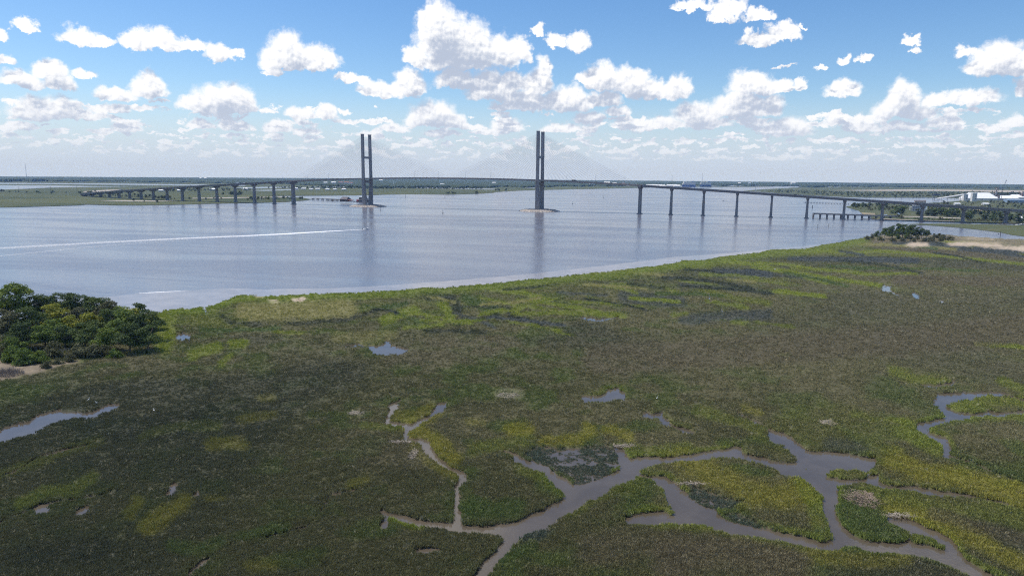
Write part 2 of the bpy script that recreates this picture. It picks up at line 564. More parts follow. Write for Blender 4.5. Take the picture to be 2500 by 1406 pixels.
def marsh_far_mat(name, a, b_, c_, sc=.004):
    m, M, b, out = mat_new(name)
    pos = M.n('ShaderNodeNewGeometry').outputs['Position']
    st = M.vec('MULTIPLY', pos, (.55, 1.0, 1))
    n1 = M.noise(st, sc, 5, .6, .8).outputs['Fac']
    n2 = M.noise(st, sc * 6, 5, .65, .6).outputs['Fac']
    n3 = M.noise(pos, sc * 60, 3, .6).outputs['Fac']
    c = M.mix(M.smooth(n1, .40, .60), a, b_)
    c = M.mix(M.math('MULTIPLY', M.smooth(n2, .52, .68), .75), c, c_)
    k = M.smooth(n3, .25, .75, .82, 1.18, 'LINEAR')
    cc = M.n('ShaderNodeVectorMath', operation='SCALE'); M.put(cc.inputs[0], c); M.put(cc.inputs['Scale'], k)
    M.put(b.inputs['Base Color'], cc.outputs[0])
    b.inputs['Roughness'].default_value = .9
    b.inputs['Specular IOR Level'].default_value = .1
    return m
FARMARSH = marsh_far_mat('far_marsh_grass', (.056, .072, .034, 1), (.092, .104, .046, 1), (.135, .128, .068, 1))
FARSCRUB = marsh_far_mat('far_scrub_ground', (.060, .078, .036, 1), (.092, .102, .050, 1), (.165, .150, .095, 1), .012)
SAND = simple('pale_sand', (.38, .335, .285), .95, .2, .08)
SANDB = simple('brown_beach_sand', (.27, .205, .17), .95, .25, .3)
FORESTM = marsh_far_mat('far_forest_canopy', (.030, .046, .024, 1), (.046, .064, .032, 1), (.060, .072, .040, 1), .006)

# ================================================================== THE SETTING
# traced map of the near salt marsh; frames are enlarged crops of the photograph: x0, y0, scale
FR = {'A': (0, 900, 2.7778), 'B': (800, 900, 2.7778), 'C': (1600, 900, 2.7778), 'D': (380, 640, 2.7778),
      'E': (1200, 560, 1.923), 'P': (0, 0, 1.0)}
def fr(k, pts):
    x0, y0, s = FR[k]
    return [(x0 + p[0] / s, y0 + p[1] / s) + tuple(q / s for q in p[2:]) for p in pts]

SHORE = [(-520,806),(-200,800),(0,790),(200,772),(392,763),(400,758),(455,754),(500,752),(522,747),(545,738),(585,722),(615,722),
 (640,724),(680,723),(740,720),(800,717),(845,717),(960,710),(1030,705),(1080,705),(1130,699),(1200,694),(1280,684),
 (1340,680),(1430,669),(1500,662),(1560,655),(1650,643),(1665,637),(1720,636),(1760,627),(1850,618),(1880,611),(1970,607),
 (2010,598),(2050,592),(2090,584),(2105,582),(2120,578),(2160,574),(2310,573),(2340,577),(2400,580),(2450,583),(2500,585),(2620,590),(3020,600)]

# creeks: polylines with their width
CREEKS = [
 ('B',[(2500,600,30),(2300,615,35),(2150,630,60),(2080,660,90),(2040,720,100),(1930,760,95),(1800,815,110),(1690,850,110),(1660,900,100),(1560,960,95),(1450,1020,95),(1350,1060,95),(1230,1090,80),(1050,1090,52),(900,1085,46),(700,1065,46),(550,1030,36),(420,990,22),(370,965,8)]),
 ('B',[(1960,540,30),(1990,580,60),(2030,650,60)]),
 ('B',[(1190,560,8),(1270,590,20),(1340,630,35),(1450,670,38),(1540,730,50),(1620,810,80),(1680,850,90)]),
 ('B',[(930,730,28),(890,770,42),(880,850,42),(872,950,46),(875,1060,56)]),
 ('B',[(480,220,20),(450,240,44),(425,275,26),(400,330,22),(388,352,18),(460,378,6),(540,388,6)]),
 ('B',[(800,238,24),(750,255,46),(725,280,18),(670,330,9),(580,385,8),(555,398,16),(540,430,36),(520,465,24),(560,487,10),(640,497,24),(690,530,36),(740,590,36),(775,645,34),(805,668,9),(880,700,8),(930,722,20)]),
 ('B',[(1290,1120,50),(1220,1190,80),(1150,1260,62),(1090,1320,70),(1030,1406,80),(980,1500,90),(930,1620,90)]),
 ('B',[(2258,332,12),(2330,372,12),(2400,410,8),(2480,440,5)]),
 ('C',[(0,625,35),(150,605,38),(300,592,42),(450,580,55),(540,555,58),(560,540,30),(520,522,14)]),
 ('C',[(540,580,30),(620,590,36),(720,610,46),(830,650,56),(920,690,80),(1050,720,90),(1150,780,115),(1190,850,105),(1180,930,105),(1200,1000,76),(1230,1080,86),(1280,1150,105),(1230,1200,80),(1130,1200,56),(1000,1170,64),(850,1140,74),(700,1105,74),(560,1090,84),(450,1060,100),(380,1000,110),(250,950,110),(180,900,140),(120,830,130),(80,770,70),(0,740,28),(-100,735,22)]),
 ('C',[(1280,1150,80),(1380,1190,86),(1500,1215,76),(1650,1220,84),(1750,1230,100),(1900,1270,100),(2020,1310,92),(2120,1360,84),(2200,1406,84),(2300,1460,84),(2500,1560,90)]),
 ('C',[(1700,1190,60),(1735,1155,26)]),
 ('C',[(1580,1012,52),(1680,1040,80),(1800,1090,74),(1900,1130,64),(1990,1180,54),(2030,1230,64),(2050,1290,74)]),
 ('C',[(1500,775,36),(1560,800,28),(1700,815,32),(1850,835,40),(2000,850,36),(2150,870,13),(2300,910,10),(2500,960,9),(2700,1005,9)]),
 ('C',[(2160,175,36),(2080,185,44),(2000,195,60),(1930,200,54),(1912,222,54),(1950,262,54),(1990,312,64),(2040,322,46),(1960,347,36),(1870,372,44),(1790,397,54),(1830,432,36),(1900,462,22),(1960,492,56),(1980,540,64),(1970,585,34),(2010,595,9),(2100,622,8),(2260,690,12),(2400,742,10),(2500,790,8),(2700,870,8)]),
 ('C',[(2040,322,46),(2150,312,28),(2260,307,32),(2350,307,13),(2500,302,7),(2700,300,7)]),
 ('C',[(2160,175,28),(2250,165,9),(2360,180,18),(2430,200,13),(2500,222,7),(2700,250,7)]),
 ('C',[(2010,90,24),(2000,110,10),(1900,120,5),(1800,115,4)]),
 ('C',[(560,300,4),(650,350,5),(760,412,7),(800,432,30)]),
 ('A',[(-150,1100,20),(0,1042,18),(80,1012,18),(180,982,13),(260,938,5),(420,912,4),(620,882,3),(800,842,3)]),
 ('A',[(-150,830,5),(0,740,5),(150,682,5),(260,607,5),(400,572,4),(600,522,3)]),
 ('A',[(1270,1440,44),(1290,1380,38),(1335,1340,24),(1450,1282,7),(1600,1202,5),(1800,1152,5),(2100,1082,4),(2240,870,4),(2480,825,4)]),
 ('D',[(322,296,16),(350,348,18)]), ('D',[(185,440,12),(190,462,14)]),
 ('E',[(1328,178,7),(1336,192,8)]), ('E',[(1018,303,7),(1026,342,7)]), ('E',[(1068,368,9),(1082,388,9)]),
 ('E',[(1832,280,6),(1856,284,13),(1890,300,8),(1912,311,11)]), ('E',[(1978,300,8),(1992,312,18),(2012,318,7)]), ('E',[(2104,342,8),(2118,345,12)]),
 ('E',[(1830,268,3),(2100,275,3),(2200,285,3)]), ('E',[(2020,320,3),(2140,350,4),(2260,358,3)]),('E',[(420,418,5),(520,428,8),(600,412,5)]),
]
POOLS = [
 ('B',[(1715,180),(1790,187),(1880,177),(1895,150),(1950,132),(2000,160),(2022,178),(1960,205),(1900,215),(1760,219)]),
 ('B',[(2122,292),(2200,300),(2262,290),(2257,322),(2200,332),(2140,310)]),
 ('B',[(2000,1010),(2070,990),(2180,970),(2290,965),(2330,990),(2430,1010),(2500,1015),(2600,1030),(2600,1060),(2390,1066),(2280,1069),(2150,1060),(2040,1045)]),
 ('B',[(330,1040),(400,1020),(412,1060),(362,1102),(335,1082)]),
 ('B',[(560,1235),(640,1222),(720,1215),(780,1240),(700,1255),(590,1262)]),
 ('C',[(755,475),(800,430),(860,440),(930,480),(1000,540),(1060,560),(1220,565),(1380,600),(1500,615),(1450,670),(1450,720),(1530,720),(1530,790),(1400,772),(1230,790),(1130,760),(1050,710),(950,690),(880,650),(960,640),(1000,600),(950,570),(860,520),(780,500)]),
 ('A',[(-140,440),(-40,420),(100,370),(200,345),(280,305),(380,285),(480,290),(560,300),(640,285),(730,250),(830,245),(760,290),(680,300),(600,325),(520,330),(420,340),(300,385),(240,420),(170,450),(80,485),(-40,510),(-140,540)]),
 ('A',[(1108,852),(1150,790),(1192,768),(1192,832),(1150,854)]), ('A',[(1293,857),(1330,826),(1367,835),(1352,867),(1310,870)]),
 ('A',[(238,943),(320,953),(342,987),(260,987)]), ('A',[(486,977),(560,945),(607,938),(607,977),(520,992)]),
 ('D',[(1268,582),(1290,570),(1400,559),(1500,561),(1560,554),(1590,533),(1612,560),(1704,590),(1650,611),(1560,613),(1488,601),(1468,576),(1380,571)]),
 ('D',[(130,495),(165,487),(240,491),(230,520),(190,526)]),
]
ISLES = [('C',[(1140,715),(1180,690),(1290,680),(1400,685),(1460,725),(1450,750),(1300,758),(1170,750)]),
         ('C',[(985,660),(1040,645),(1100,668),(1090,692),(1010,690)]), ('C',[(560,570),(650,545),(760,560),(860,585),(930,620),(930,640),(850,640),(720,590)]),
         ('C',[(130,830),(165,815),(205,835),(165,855)])]
# flooded ground where the grass stands in water
FLOOD = [('B',[(1310,590),(1400,540),(1900,530),(1985,565),(2015,655),(1940,690),(1860,775),(1700,795),(1600,720),(1450,645)]),
         ('B',[(1250,1150),(1330,1090),(1470,1060),(1540,1120),(1450,1180),(1330,1200)]),
         ('C',[(210,900),(240,800),(330,820),(480,890),(600,910),(520,960),(400,970),(250,950)]),
         ('C',[(980,600),(1100,610),(1300,650),(1440,640),(1440,680),(1280,690),(1100,680)]),
         ('C',[(450,990),(560,990),(720,1060),(860,1110),(700,1090),(560,1070)])]
SANDS = [('P',[(2205,600),(2230,592),(2262,594),(2280,600),(2250,604),(2225,604)]),
         ('P',[(2290,598),(2340,592),(2430,594),(2470,597),(2400,602),(2330,602)]),
         ('P',[(2385,604),(2440,601),(2600,604),(2600,612),(2480,612),(2430,608)]), ('P',[(2480,612),(2600,612),(2600,617),(2500,616)]),
         ('P',[(2330,578),(2400,582),(2460,584),(2420,587),(2360,584)]),
         ('D',[(655,232),(755,232),(750,245),(680,246)]), ('D',[(760,265),(835,265),(830,282),(770,280)]), ('D',[(900,250),(1020,246),(1010,270),(930,270)]),
         ('D',[(60,346),(85,348),(78,358),(66,357)])]
BEACH = [('P',[(-520,955),(-520,860),(0,880),(60,896),(110,892),(190,884),(250,875),(200,888),(140,900),(100,911),(50,922),(0,934)])]

LIME, YEL, GREEN, BROWN, TAN, GREY, DARK, OLIVE, PALE = ((88,93,38), (98,94,40), (62,71,38), (76,70,53), (100,96,58), (56,59,55), (43,46,36), (80,82,41), (118,112,90))
PATCH = [  # frame, colour, strength, width, line
 ('E',LIME,.7,18,[(0,285),(150,300),(260,335)]),('E',LIME,.6,22,[(100,400),(350,395),(560,405),(620,415)]),('E',LIME,.5,16,[(120,360),(300,380)]),
 ('E',TAN,.6,16,[(420,210),(600,200),(780,215),(1000,260)]),('E',LIME,.5,14,[(560,260),(750,270),(880,300)]),('E',LIME,.5,9,[(480,350),(700,365)]),
 ('E',LIME,.8,18,[(880,235),(1000,265),(1200,290),(1400,300),(1560,318)]),('E',OLIVE,.9,26,[(1000,290),(1150,330),(1300,350)]),('E',LIME,.5,16,[(1010,340),(1200,375)]),
 ('E',LIME,.5,11,[(1180,235),(1390,262)]),('E',LIME,.7,18,[(1080,150),(1250,170),(1330,190),(1500,220),(1700,250),(1830,268)]),('E',LIME,.6,14,[(1400,185),(1600,195),(1800,215),(2000,210)]),
 ('E',LIME,.8,15,[(1440,100),(1700,112),(1850,105),(2100,125),(2300,145),(2500,165)]),('E',GREEN,.6,11,[(1700,190),(1900,185),(2150,190),(2300,200)]),('E',LIME,.4,8,[(2000,240),(2250,270)]),
 ('E',LIME,.7,22,[(2270,545),(2500,560)]),('E',LIME,.6,18,[(1350,597),(1400,597)]),('E',LIME,.6,24,[(1130,440),(1190,440)]),('E',LIME,.5,15,[(840,405),(920,400)]),
 ('E',LIME,.5,12,[(1040,432),(1100,432)]),('E',LIME,.4,12,[(1240,440),(1420,465)]),('E',BROWN,.55,130,[(500,620),(1400,560),(2000,520),(2500,470)]),('E',GREY,.5,45,[(900,430),(1300,400)]),
 ('E',GREY,.75,40,[(1050,205),(1300,215)]),('E',GREY,.7,22,[(1400,140),(2000,150)]),('E',GREY,.5,55,[(620,320),(880,340)]),('E',BROWN,.6,40,[(1900,240),(2500,250)]),('E',BROWN,.6,34,[(1800,70),(2500,140)]),
 ('D',LIME,.7,120,[(60,380),(60,480),(60,560)]),('D',LIME,.8,36,[(40,345),(320,330)]),('D',LIME,.9,34,[(420,290),(600,255),(700,245),(900,245),(1200,228)]),
 ('D',TAN,.85,110,[(600,340),(800,335),(1050,330),(1300,320)]),('D',OLIVE,.9,60,[(250,400),(400,420),(600,420)]),('D',GREEN,.9,24,[(300,470),(500,470),(650,465),(830,455)]),
 ('D',LIME,.55,22,[(800,480),(1000,490)]),('D',LIME,.75,54,[(1550,400),(1650,360),(1760,330)]),('D',GREEN,.7,30,[(1480,330),(1700,290)]),('D',LIME,.8,54,[(1940,280),(1980,340),(2010,390)]),
 ('D',LIME,.6,26,[(1800,410),(1910,400)]),('D',LIME,.5,20,[(2070,425),(2120,400)]),('D',GREEN,.7,60,[(2100,250),(2300,340)]),('D',LIME,.6,70,[(250,640),(350,600),(410,580)]),
 ('D',LIME,.65,54,[(520,560),(600,560)]),('D',LIME,.5,40,[(450,700),(510,640)]),('D',TAN,.35,70,[(1230,520),(1600,510)]),('D',DARK,.6,60,[(1850,230),(2000,250),(2050,330)]),
 ('D',DARK,.5,30,[(450,380),(520,420),(700,430)]),('D',DARK,.5,24,[(900,430),(1300,400),(1500,340)]),('D',BROWN,.35,150,[(1600,640),(2300,560)]),
 ('B',YEL,.75,80,[(560,430),(680,480),(800,560),(850,620)]),('B',YEL,.5,54,[(470,340),(600,350),(690,280)]),('B',YEL,.5,36,[(600,400),(760,320)]),('B',LIME,.45,40,[(250,400),(450,420)]),
 ('B',YEL,.75,62,[(1240,425),(1370,425)]),('B',YEL,.4,40,[(950,370),(1040,370)]),('B',LIME,.45,60,[(1000,560),(1200,520),(1350,510)]),('B',YEL,.7,46,[(1450,495),(1700,495),(1800,440),(1770,400)]),
 ('B',YEL,.7,56,[(1910,430),(2050,490)]),('B',LIME,.45,40,[(1960,545),(2200,560),(2450,540)]),('B',YEL,.5,54,[(580,520),(640,600),(760,690),(870,730)]),('B',LIME,.9,34,[(400,1000),(500,1055),(640,1095)]),
 ('B',GREEN,.8,90,[(960,1000),(1150,980),(1300,960)]),('B',LIME,.4,60,[(1300,700),(1500,760),(1580,840)]),('B',GREEN,.7,50,[(1180,1290),(1400,1230)]),('B',OLIVE,.6,60,[(1650,1000),(1800,880),(2100,800)]),
 ('B',BROWN,.4,160,[(250,580),(600,620)]),('B',BROWN,.6,150,[(1800,1250),(2300,1200),(2500,1250)]),('B',PALE,.35,50,[(1180,180),(1290,185)]),('B',PALE,.5,16,[(170,300),(240,330)]),
 ('C',YEL,.7,130,[(200,650),(420,760),(620,860),(900,900),(1000,850)]),('C',LIME,.5,70,[(1000,780),(1060,900),(1100,1050)]),('C',YEL,.75,110,[(1600,640),(1800,720),(2050,760),(2300,830),(2500,880),(2700,930)]),
 ('C',LIME,.6,100,[(1700,420),(1850,500),(1900,560)]),('C',LIME,.5,28,[(1340,320),(1500,360),(1700,370)]),('C',YEL,.7,100,[(1620,960),(1800,1000),(2000,1100),(2200,1200),(2350,1290),(2500,1350),(2700,1430)]),
 ('C',OLIVE,.7,90,[(1450,820),(1700,880),(1900,930),(2300,1000),(2500,1050)]),('C',BROWN,.6,60,[(1900,1010),(2200,1100),(2500,1180)]),('C',LIME,.5,36,[(1850,345),(2100,345),(2500,335)]),
 ('C',GREEN,.6,40,[(2000,610),(2300,690),(2500,750)]),('C',LIME,.6,54,[(2040,245),(2200,225),(2500,235)]),('C',LIME,.6,46,[(1600,20),(1750,80),(1950,100)]),('C',GREEN,.5,100,[(1500,130),(1900,300)]),
 ('C',LIME,.6,40,[(2350,100),(2500,160)]),('C',LIME,.4,60,[(300,300),(600,380),(720,450)]),('C',YEL,.5,36,[(600,270),(700,310)]),('C',LIME,.5,54,[(0,1085),(300,1085),(600,1135),(1000,1225)]),
 ('C',YEL,.45,80,[(1050,1290),(1300,1300),(1700,1300)]),('C',GREEN,.7,46,[(1300,1235),(1700,1265),(2000,1345)]),('C',BROWN,.85,180,[(100,1310),(500,1290),(900,1370)]),('C',GREEN,.6,110,[(1240,1000),(1400,1050),(1600,1130)]),
 ('C',OLIVE,.4,200,[(900,450),(1300,400),(1500,480)]),('C',PALE,.7,22,[(1130,372),(1190,372)]),('C',GREY,.5,60,[(1180,520),(1380,560)]),
 ('A',LIME,.4,40,[(960,480),(1100,430),(1250,400),(1480,400)]),('A',YEL,.5,56,[(1430,530),(1650,520)]),('A',YEL,.4,46,[(1780,210),(1850,210)]),('A',YEL,.4,36,[(1620,370),(1880,320)]),
 ('A',OLIVE,.6,46,[(0,740),(250,650),(480,570),(680,500)]),('A',LIME,.5,50,[(140,930),(300,860),(500,840),(650,740)]),('A',YEL,.65,80,[(1000,1100),(1100,1020),(1250,930)]),('A',YEL,.4,54,[(880,1000),(930,920)]),
 ('A',GREEN,.8,64,[(1180,1230),(1350,1260),(1500,1200)]),('A',YEL,.4,36,[(1400,900),(1520,900)]),('A',YEL,.4,54,[(1700,1370),(1850,1360)]),('A',GREEN,.6,40,[(1600,1160),(1950,1090)]),('A',YEL,.5,44,[(2380,810),(2480,770)]),
 ('A',GREEN,.4,100,[(0,150),(200,180),(400,80)]),('A',DARK,.5,130,[(600,450),(1000,450),(1400,330)]),('A',DARK,.5,110,[(200,1300),(700,1250)]),
]

# ---- raster of that map (2 photo pixels to a cell)
RX0, RX1, RY0, RY1, RS = -520, 3020, 560, 1780, 2
NXR, NYR = (RX1 - RX0) // RS, (RY1 - RY0) // RS
gx, gy = np.meshgrid(RX0 + RS * (np.arange(NXR) + .5), RY0 + RS * (np.arange(NYR) + .5))
def ras_poly(mask, pts, val=1.0):
    pts = np.array([p[:2] for p in pts], float)
    x0, y0 = pts.min(0); x1, y1 = pts.max(0)
    i0, i1 = max(0, int((x0 - RX0) / RS)), min(NXR, int((x1 - RX0) / RS) + 2)
    j0, j1 = max(0, int((y0 - RY0) / RS)), min(NYR, int((y1 - RY0) / RS) + 2)
    if i1 <= i0 or j1 <= j0: return
    X, Y = gx[j0:j1, i0:i1], gy[j0:j1, i0:i1]
    ins = np.zeros(X.shape, bool)
    n = len(pts)
    for a in range(n):
        (xa, ya), (xb, yb) = pts[a], pts[(a + 1) % n]
        if ya == yb: continue
        ins ^= ((ya > Y) != (yb > Y)) & (X < (xb - xa) * (Y - ya) / (yb - ya) + xa)
    mask[j0:j1, i0:i1][ins] = val
def ras_line(mask, pts, soft=0.0, width=None):
    """a stroke with its width along the line; soft strokes fade over their width"""
    for a, b in zip(pts[:-1], pts[1:]):
        wa = width if width else a[2]; wb = width if width else b[2]
        m = max(wa, wb) * (1 if soft else .5) + 4
        i0, i1 = max(0, int((min(a[0], b[0]) - m - RX0) / RS)), min(NXR, int((max(a[0], b[0]) + m - RX0) / RS) + 2)
        j0, j1 = max(0, int((min(a[1], b[1]) - m - RY0) / RS)), min(NYR, int((max(a[1], b[1]) + m - RY0) / RS) + 2)
        if i1 <= i0 or j1 <= j0: continue
        X, Y = gx[j0:j1, i0:i1], gy[j0:j1, i0:i1]
        ex, ey = b[0] - a[0], b[1] - a[1]
        t = np.clip(((X - a[0]) * ex + (Y - a[1]) * ey) / max(1e-6, ex * ex + ey * ey), 0, 1)
        d = np.hypot(X - a[0] - t * ex, Y - a[1] - t * ey)
        r = (wa + (wb - wa) * t) * .5
        v = np.clip((r - d) / (soft * r) + .5, 0, 1) if soft else np.clip((r - d) / RS + .5, 0, 1)
        sub = mask[j0:j1, i0:i1]
        np.maximum(sub, v, out=sub)
def blur(m, k):
    for ax in (0, 1):
        c = np.cumsum(np.pad(m, [(k + 1, k) if a == ax else (0, 0) for a in (0, 1)], mode='edge'), axis=ax)
        n = 2 * k + 1
        m = (np.take(c, range(n, c.shape[ax]), axis=ax) - np.take(c, range(0, c.shape[ax] - n), axis=ax)) / n
    return m
WAT = np.zeros((NYR, NXR))
for k, pts in CREEKS:
    mn = {'E': 5, 'D': 12, 'B': 19}.get(k, 15)
    ras_line(WAT, fr(k, [(x, y, max(w * 1.0, mn)) for x, y, w in pts]))
for k, pts in POOLS: ras_poly(WAT, fr(k, pts))
for k, pts in ISLES: ras_poly(WAT, fr(k, pts), 0.0)
CREEKN = blur(blur(WAT, 6), 6)
# the traced near rims are grass tops, the far rims water lines: let the water reach under the near grass
def _samp0(img, px, py):
    ix = np.clip(((px - RX0) / RS - .5).round().astype(int), 0, NXR - 1); iy = np.clip(((py - RY0) / RS - .5).round().astype(int), 0, NYR - 1)
    return img[iy, ix]
_gx0, _gy0 = gnd(gx, gy)
_drop = F_PX * .60 / np.sqrt(_gx0 ** 2 + _gy0 ** 2 + CAM_H ** 2) * np.cos(np.arctan2(CAM_H, np.hypot(_gx0, _gy0)))
_big = blur((blur(WAT, 3) > .5).astype(float), 3) > .02
for _k in (.35, .7, 1.0):
    WAT = np.maximum(WAT, _samp0(WAT, gx, gy - _drop * _k) * np.where(_big | (_k < .5), 1, 0))
sx, sy = np.array([p[0] for p in SHORE]), np.array([p[1] for p in SHORE])
shore_y = np.interp(gx[0], sx, sy)
BELOW = gy - shore_y[None, :]
RIVER = (BELOW < 0).astype(float)
WATALL = np.maximum(WAT, RIVER)
FLD = np.zeros((NYR, NXR)); SND = np.zeros((NYR, NXR)); BCH = np.zeros((NYR, NXR))
for k, pts in FLOOD: ras_poly(FLD, fr(k, pts))
for k, pts in SANDS: ras_poly(SND, fr(k, pts))
for k, pts in BEACH: ras_poly(BCH, fr(k, pts))
LANDH = 1 - blur(np.maximum(WATALL, FLD * .62), 1)
SND, BCH, FLD = blur(SND, 2), blur(BCH, 3), blur(FLD, 2)
lin = lambda c: np.array(srgb(*c)[:3])
GX, GY = gnd(gx, gy)
nz1 = fbm(GX / 34, GY / 34, 4); nz2 = fbm(GX / 9 + 40, GY / 9, 4); nz3 = fbm(GX / 90 + 9, GY / 90 + 3, 3); nz4 = fbm(GX / 3.5, GY / 3.5 + 60, 3)
def lerp(a, b, t): return a + (b - a) * t[..., None]
ss = lambda v, a, b: (lambda t: t * t * (3 - 2 * t))(np.clip((v - a) / (b - a), 0, 1))
CM = np.zeros((NYR, NXR, 3)) + lin((70, 68, 45))
CM = lerp(CM, lin((80, 76, 53)), ss(nz1, .45, .65) * .8)
CM = lerp(CM, lin((66, 74, 38)), ss(nz2, .48, .70) * .7)
CM = lerp(CM, lin((52, 53, 41)), ss(nz3, .48, .62) * .7)
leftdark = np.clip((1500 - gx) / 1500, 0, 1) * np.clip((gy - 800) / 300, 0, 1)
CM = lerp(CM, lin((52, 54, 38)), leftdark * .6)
CM = lerp(CM, lin((84, 80, 58)), np.clip((gx - 1300) / 900, 0, 1) * np.clip((1150 - gy) / 250, 0, 1) * np.clip((gy - 620) / 60, 0, 1) * .55)
CM = lerp(CM, lin((88, 94, 36)), np.clip(ss(CREEKN, .06, .40), 0, 1) * np.clip((gx - 700) / 900, .15, 1) * .55 * ss(nz1, .35, .6))
# the tall green grass of the shore belt
belt = np.exp(-np.clip(BELOW, 0, None) / 34) * ss(gx, 380, 430) * (1 - ss(gx, 2080, 2160)) * (.35 + .9 * ss(nz1 * .6 + nz2 * .4, .40, .60))
CM = lerp(CM, lin((82, 86, 38)), np.clip(belt, 0, .85))
# fine drainage streaks fanning back from the shore
stk_fr = random.Random(21)
for stk_i in range(64):
    stk_x = stk_fr.uniform(880, 2420); stk_y = float(np.interp(stk_x, sx, sy)) + stk_fr.uniform(14, 34 + (2500 - stk_x) * .055)
    stk_l = stk_fr.uniform(50, 230); stk_sl = stk_fr.uniform(.02, .22) if stk_x > 1250 else stk_fr.uniform(-.25, .35)
    stk_c = stk_fr.choice((LIME, LIME, OLIVE, GREEN, GREY, DARK, TAN))
    PATCH.append(('P', stk_c, stk_fr.uniform(.45, .85), stk_fr.uniform(3.5, 8), [(stk_x, stk_y), (stk_x + stk_l * .5, stk_y + stk_l * stk_sl * .35), (stk_x + stk_l, stk_y + stk_l * stk_sl)]))
for k, c, st, w, pts in PATCH:
    m = np.zeros((NYR, NXR))
    s0 = FR[k][2]
    thin = k in 'EDP'
    ras_line(m, fr(k, pts), soft=1.2 if thin else 1.7, width=w / s0 * (1.05 if thin else 1.35))
    st = st * (.70 if k == 'A' else (min(1.25, 1 / st) if thin else .88))
    CM = lerp(CM, lin(c), ss(m + (nz2 - .5) * .6 + (nz4 - .5) * .4, .10, .80) * ss(m, 0, .3) * min(1, st * 1.12))
CM = lerp(CM, lin((86, 94, 36)), np.clip(1 - np.abs(BELOW - 7) / np.clip((gx - 0) * 0 + 16, 8, 30), 0, 1) * ss(gx, 380, 420) * (1 - ss(gx, 2105, 2130)) * .9)
CM = lerp(CM, lin((58, 63, 53)), FLD * .9)
CM = lerp(CM, lin((126, 114, 98)), ss(SND + (nz4 - .5) * .9, .3, .7))
CM = lerp(CM, lin((88, 79, 66)), ss(BCH + (nz4 - .5) * .5, .3, .7))
CM = lerp(CM, lin((128, 116, 96)), ss(BELOW, 22, 10) * ss(gx, 2125, 2150) * .5)

def sample(img, px, py):
    fx = np.clip((px - RX0) / RS - .5, 0, NXR - 1.001); fy = np.clip((py - RY0) / RS - .5, 0, NYR - 1.001)
    ix, iy = fx.astype(int), fy.astype(int)
    ax, ay = fx - ix, fy - iy
    if img.ndim == 3: ax, ay = ax[..., None], ay[..., None]
    return (img[iy, ix] * (1 - ax) + img[iy, ix + 1] * ax) * (1 - ay) + (img[iy + 1, ix] * (1 - ax) + img[iy + 1, ix + 1] * ax) * ay

def ragged(px, py):
    x, y = gnd(px, py)
    a = np.clip((py - 560) / 300, .12, 1)
    return (px + (fbm(x / 2.2, y / 2.2, 3) - .5) * 11 * a + (fbm(x / 7 + 8, y / 7, 2) - .5) * 14 * a,
            py + (fbm(x / 2.2 + 31, y / 2.2 + 7, 3) - .5) * 8 * a + (fbm(x / 7 + 3, y / 7 + 20, 2) - .5) * 8 * a)

# ---- river bed to the horizon, river water, creek water
def sheet(name, pts, z, mat, kind='structure', thick=0.0):
    mb = MB()
    if thick:
        mb.prism(pts, z - thick, z)
    else:
        n = len(pts)
        a = sum(pts[i][0] * pts[(i + 1) % n][1] - pts[(i + 1) % n][0] * pts[i][1] for i in range(n))
        if a < 0: pts = list(reversed(pts))
        vs = [(x, y, z) for x, y in pts]
        fs = []
        for t in tessellate_polygon([[Vector(v) for v in vs]]):
            A, B, C_ = (vs[i] for i in t)
            s_ = (B[0] - A[0]) * (C_[1] - A[1]) - (B[1] - A[1]) * (C_[0] - A[0])
            fs.append(tuple(t) if s_ > 0 else tuple(reversed(t)))
        mb.add(vs, fs)
    o = mb.build(name, mat)
    o['kind'] = kind
    return o

RIM = [(10400 * math.sin(R(t)), 10400 * math.cos(R(t))) for t in range(-70, 71, 5)] + [(9000, -1200), (-9000, -1200)]
sheet('ground', RIM, -3.0, simple('river_bed_mud', (.10, .085, .07), .95, .2, .05))
sheet('river_water', RIM, 0.0, WATER)
cw = [tuple(float(v) for v in gnd(x, y + 5)) for x, y in SHORE]
sheet('creek_water', cw + [(300, -200), (-300, -200)], 0.03, CREEK)
# wet mud and shallows along the near shore
mf = [(-520,800),(0,792),(200,774),(392,766),(500,756),(585,726),(740,724),(960,714),(1200,698),(1430,673),(1650,647),(1760,631),(1850,621),(1970,610),(2010,601),
      (1990,598),(1900,607),(1780,618),(1640,628),(1500,646),(1300,668),(1120,684),(940,697),(800,704),(640,706),(560,704),(430,711),(340,716),(290,722),(240,726),(100,735),(-520,750)]
sheet('mudflat', [tuple(float(v) for v in gnd(x, y)) for x, y in mf], 0.02, MUDFLAT)

# ---- near marsh ground
ys = [562.0]
while ys[-1] < 1770:
    ys.append(ys[-1] + min(4.0, 1.0 + (ys[-1] - 562) * .008))
ys = np.array(ys)
xs = np.arange(-516, 3016, 4.0)
PXg, PYg = np.meshgrid(xs, ys)
wx, wy = ragged(PXg, PYg)
Lh = sample(LANDH, wx, wy)
Xg, Yg = gnd(PXg, PYg)
hum = fbm(Xg / 5, Yg / 5, 3)
Zg = -.7 + 1.18 * ss(Lh, .30, .60) + (hum - .5) * .22 * ss(Lh, .5, .8)
fm = sample(FLD, wx, wy)
Zg = np.where(fm > .4, np.minimum(Zg, -.06 + (hum - .5) * .3), Zg)
bch = sample(BCH, wx, wy); snd = sample(SND, wx, wy)
Zg = Zg + bch * .35
ny, nx = PXg.shape
keep = (PYg > np.interp(PXg, sx, sy) - 9)
idx = np.arange(ny * nx).reshape(ny, nx)
q = np.stack([idx[1:, :-1], idx[1:, 1:], idx[:-1, 1:], idx[:-1, :-1]], -1).reshape(-1, 4)
q = q[keep.ravel()[q].all(1)]
used = np.unique(q); remap = np.full(ny * nx, -1); remap[used] = np.arange(len(used))
co = np.stack([Xg, Yg, Zg], -1).reshape(-1, 3)[used]
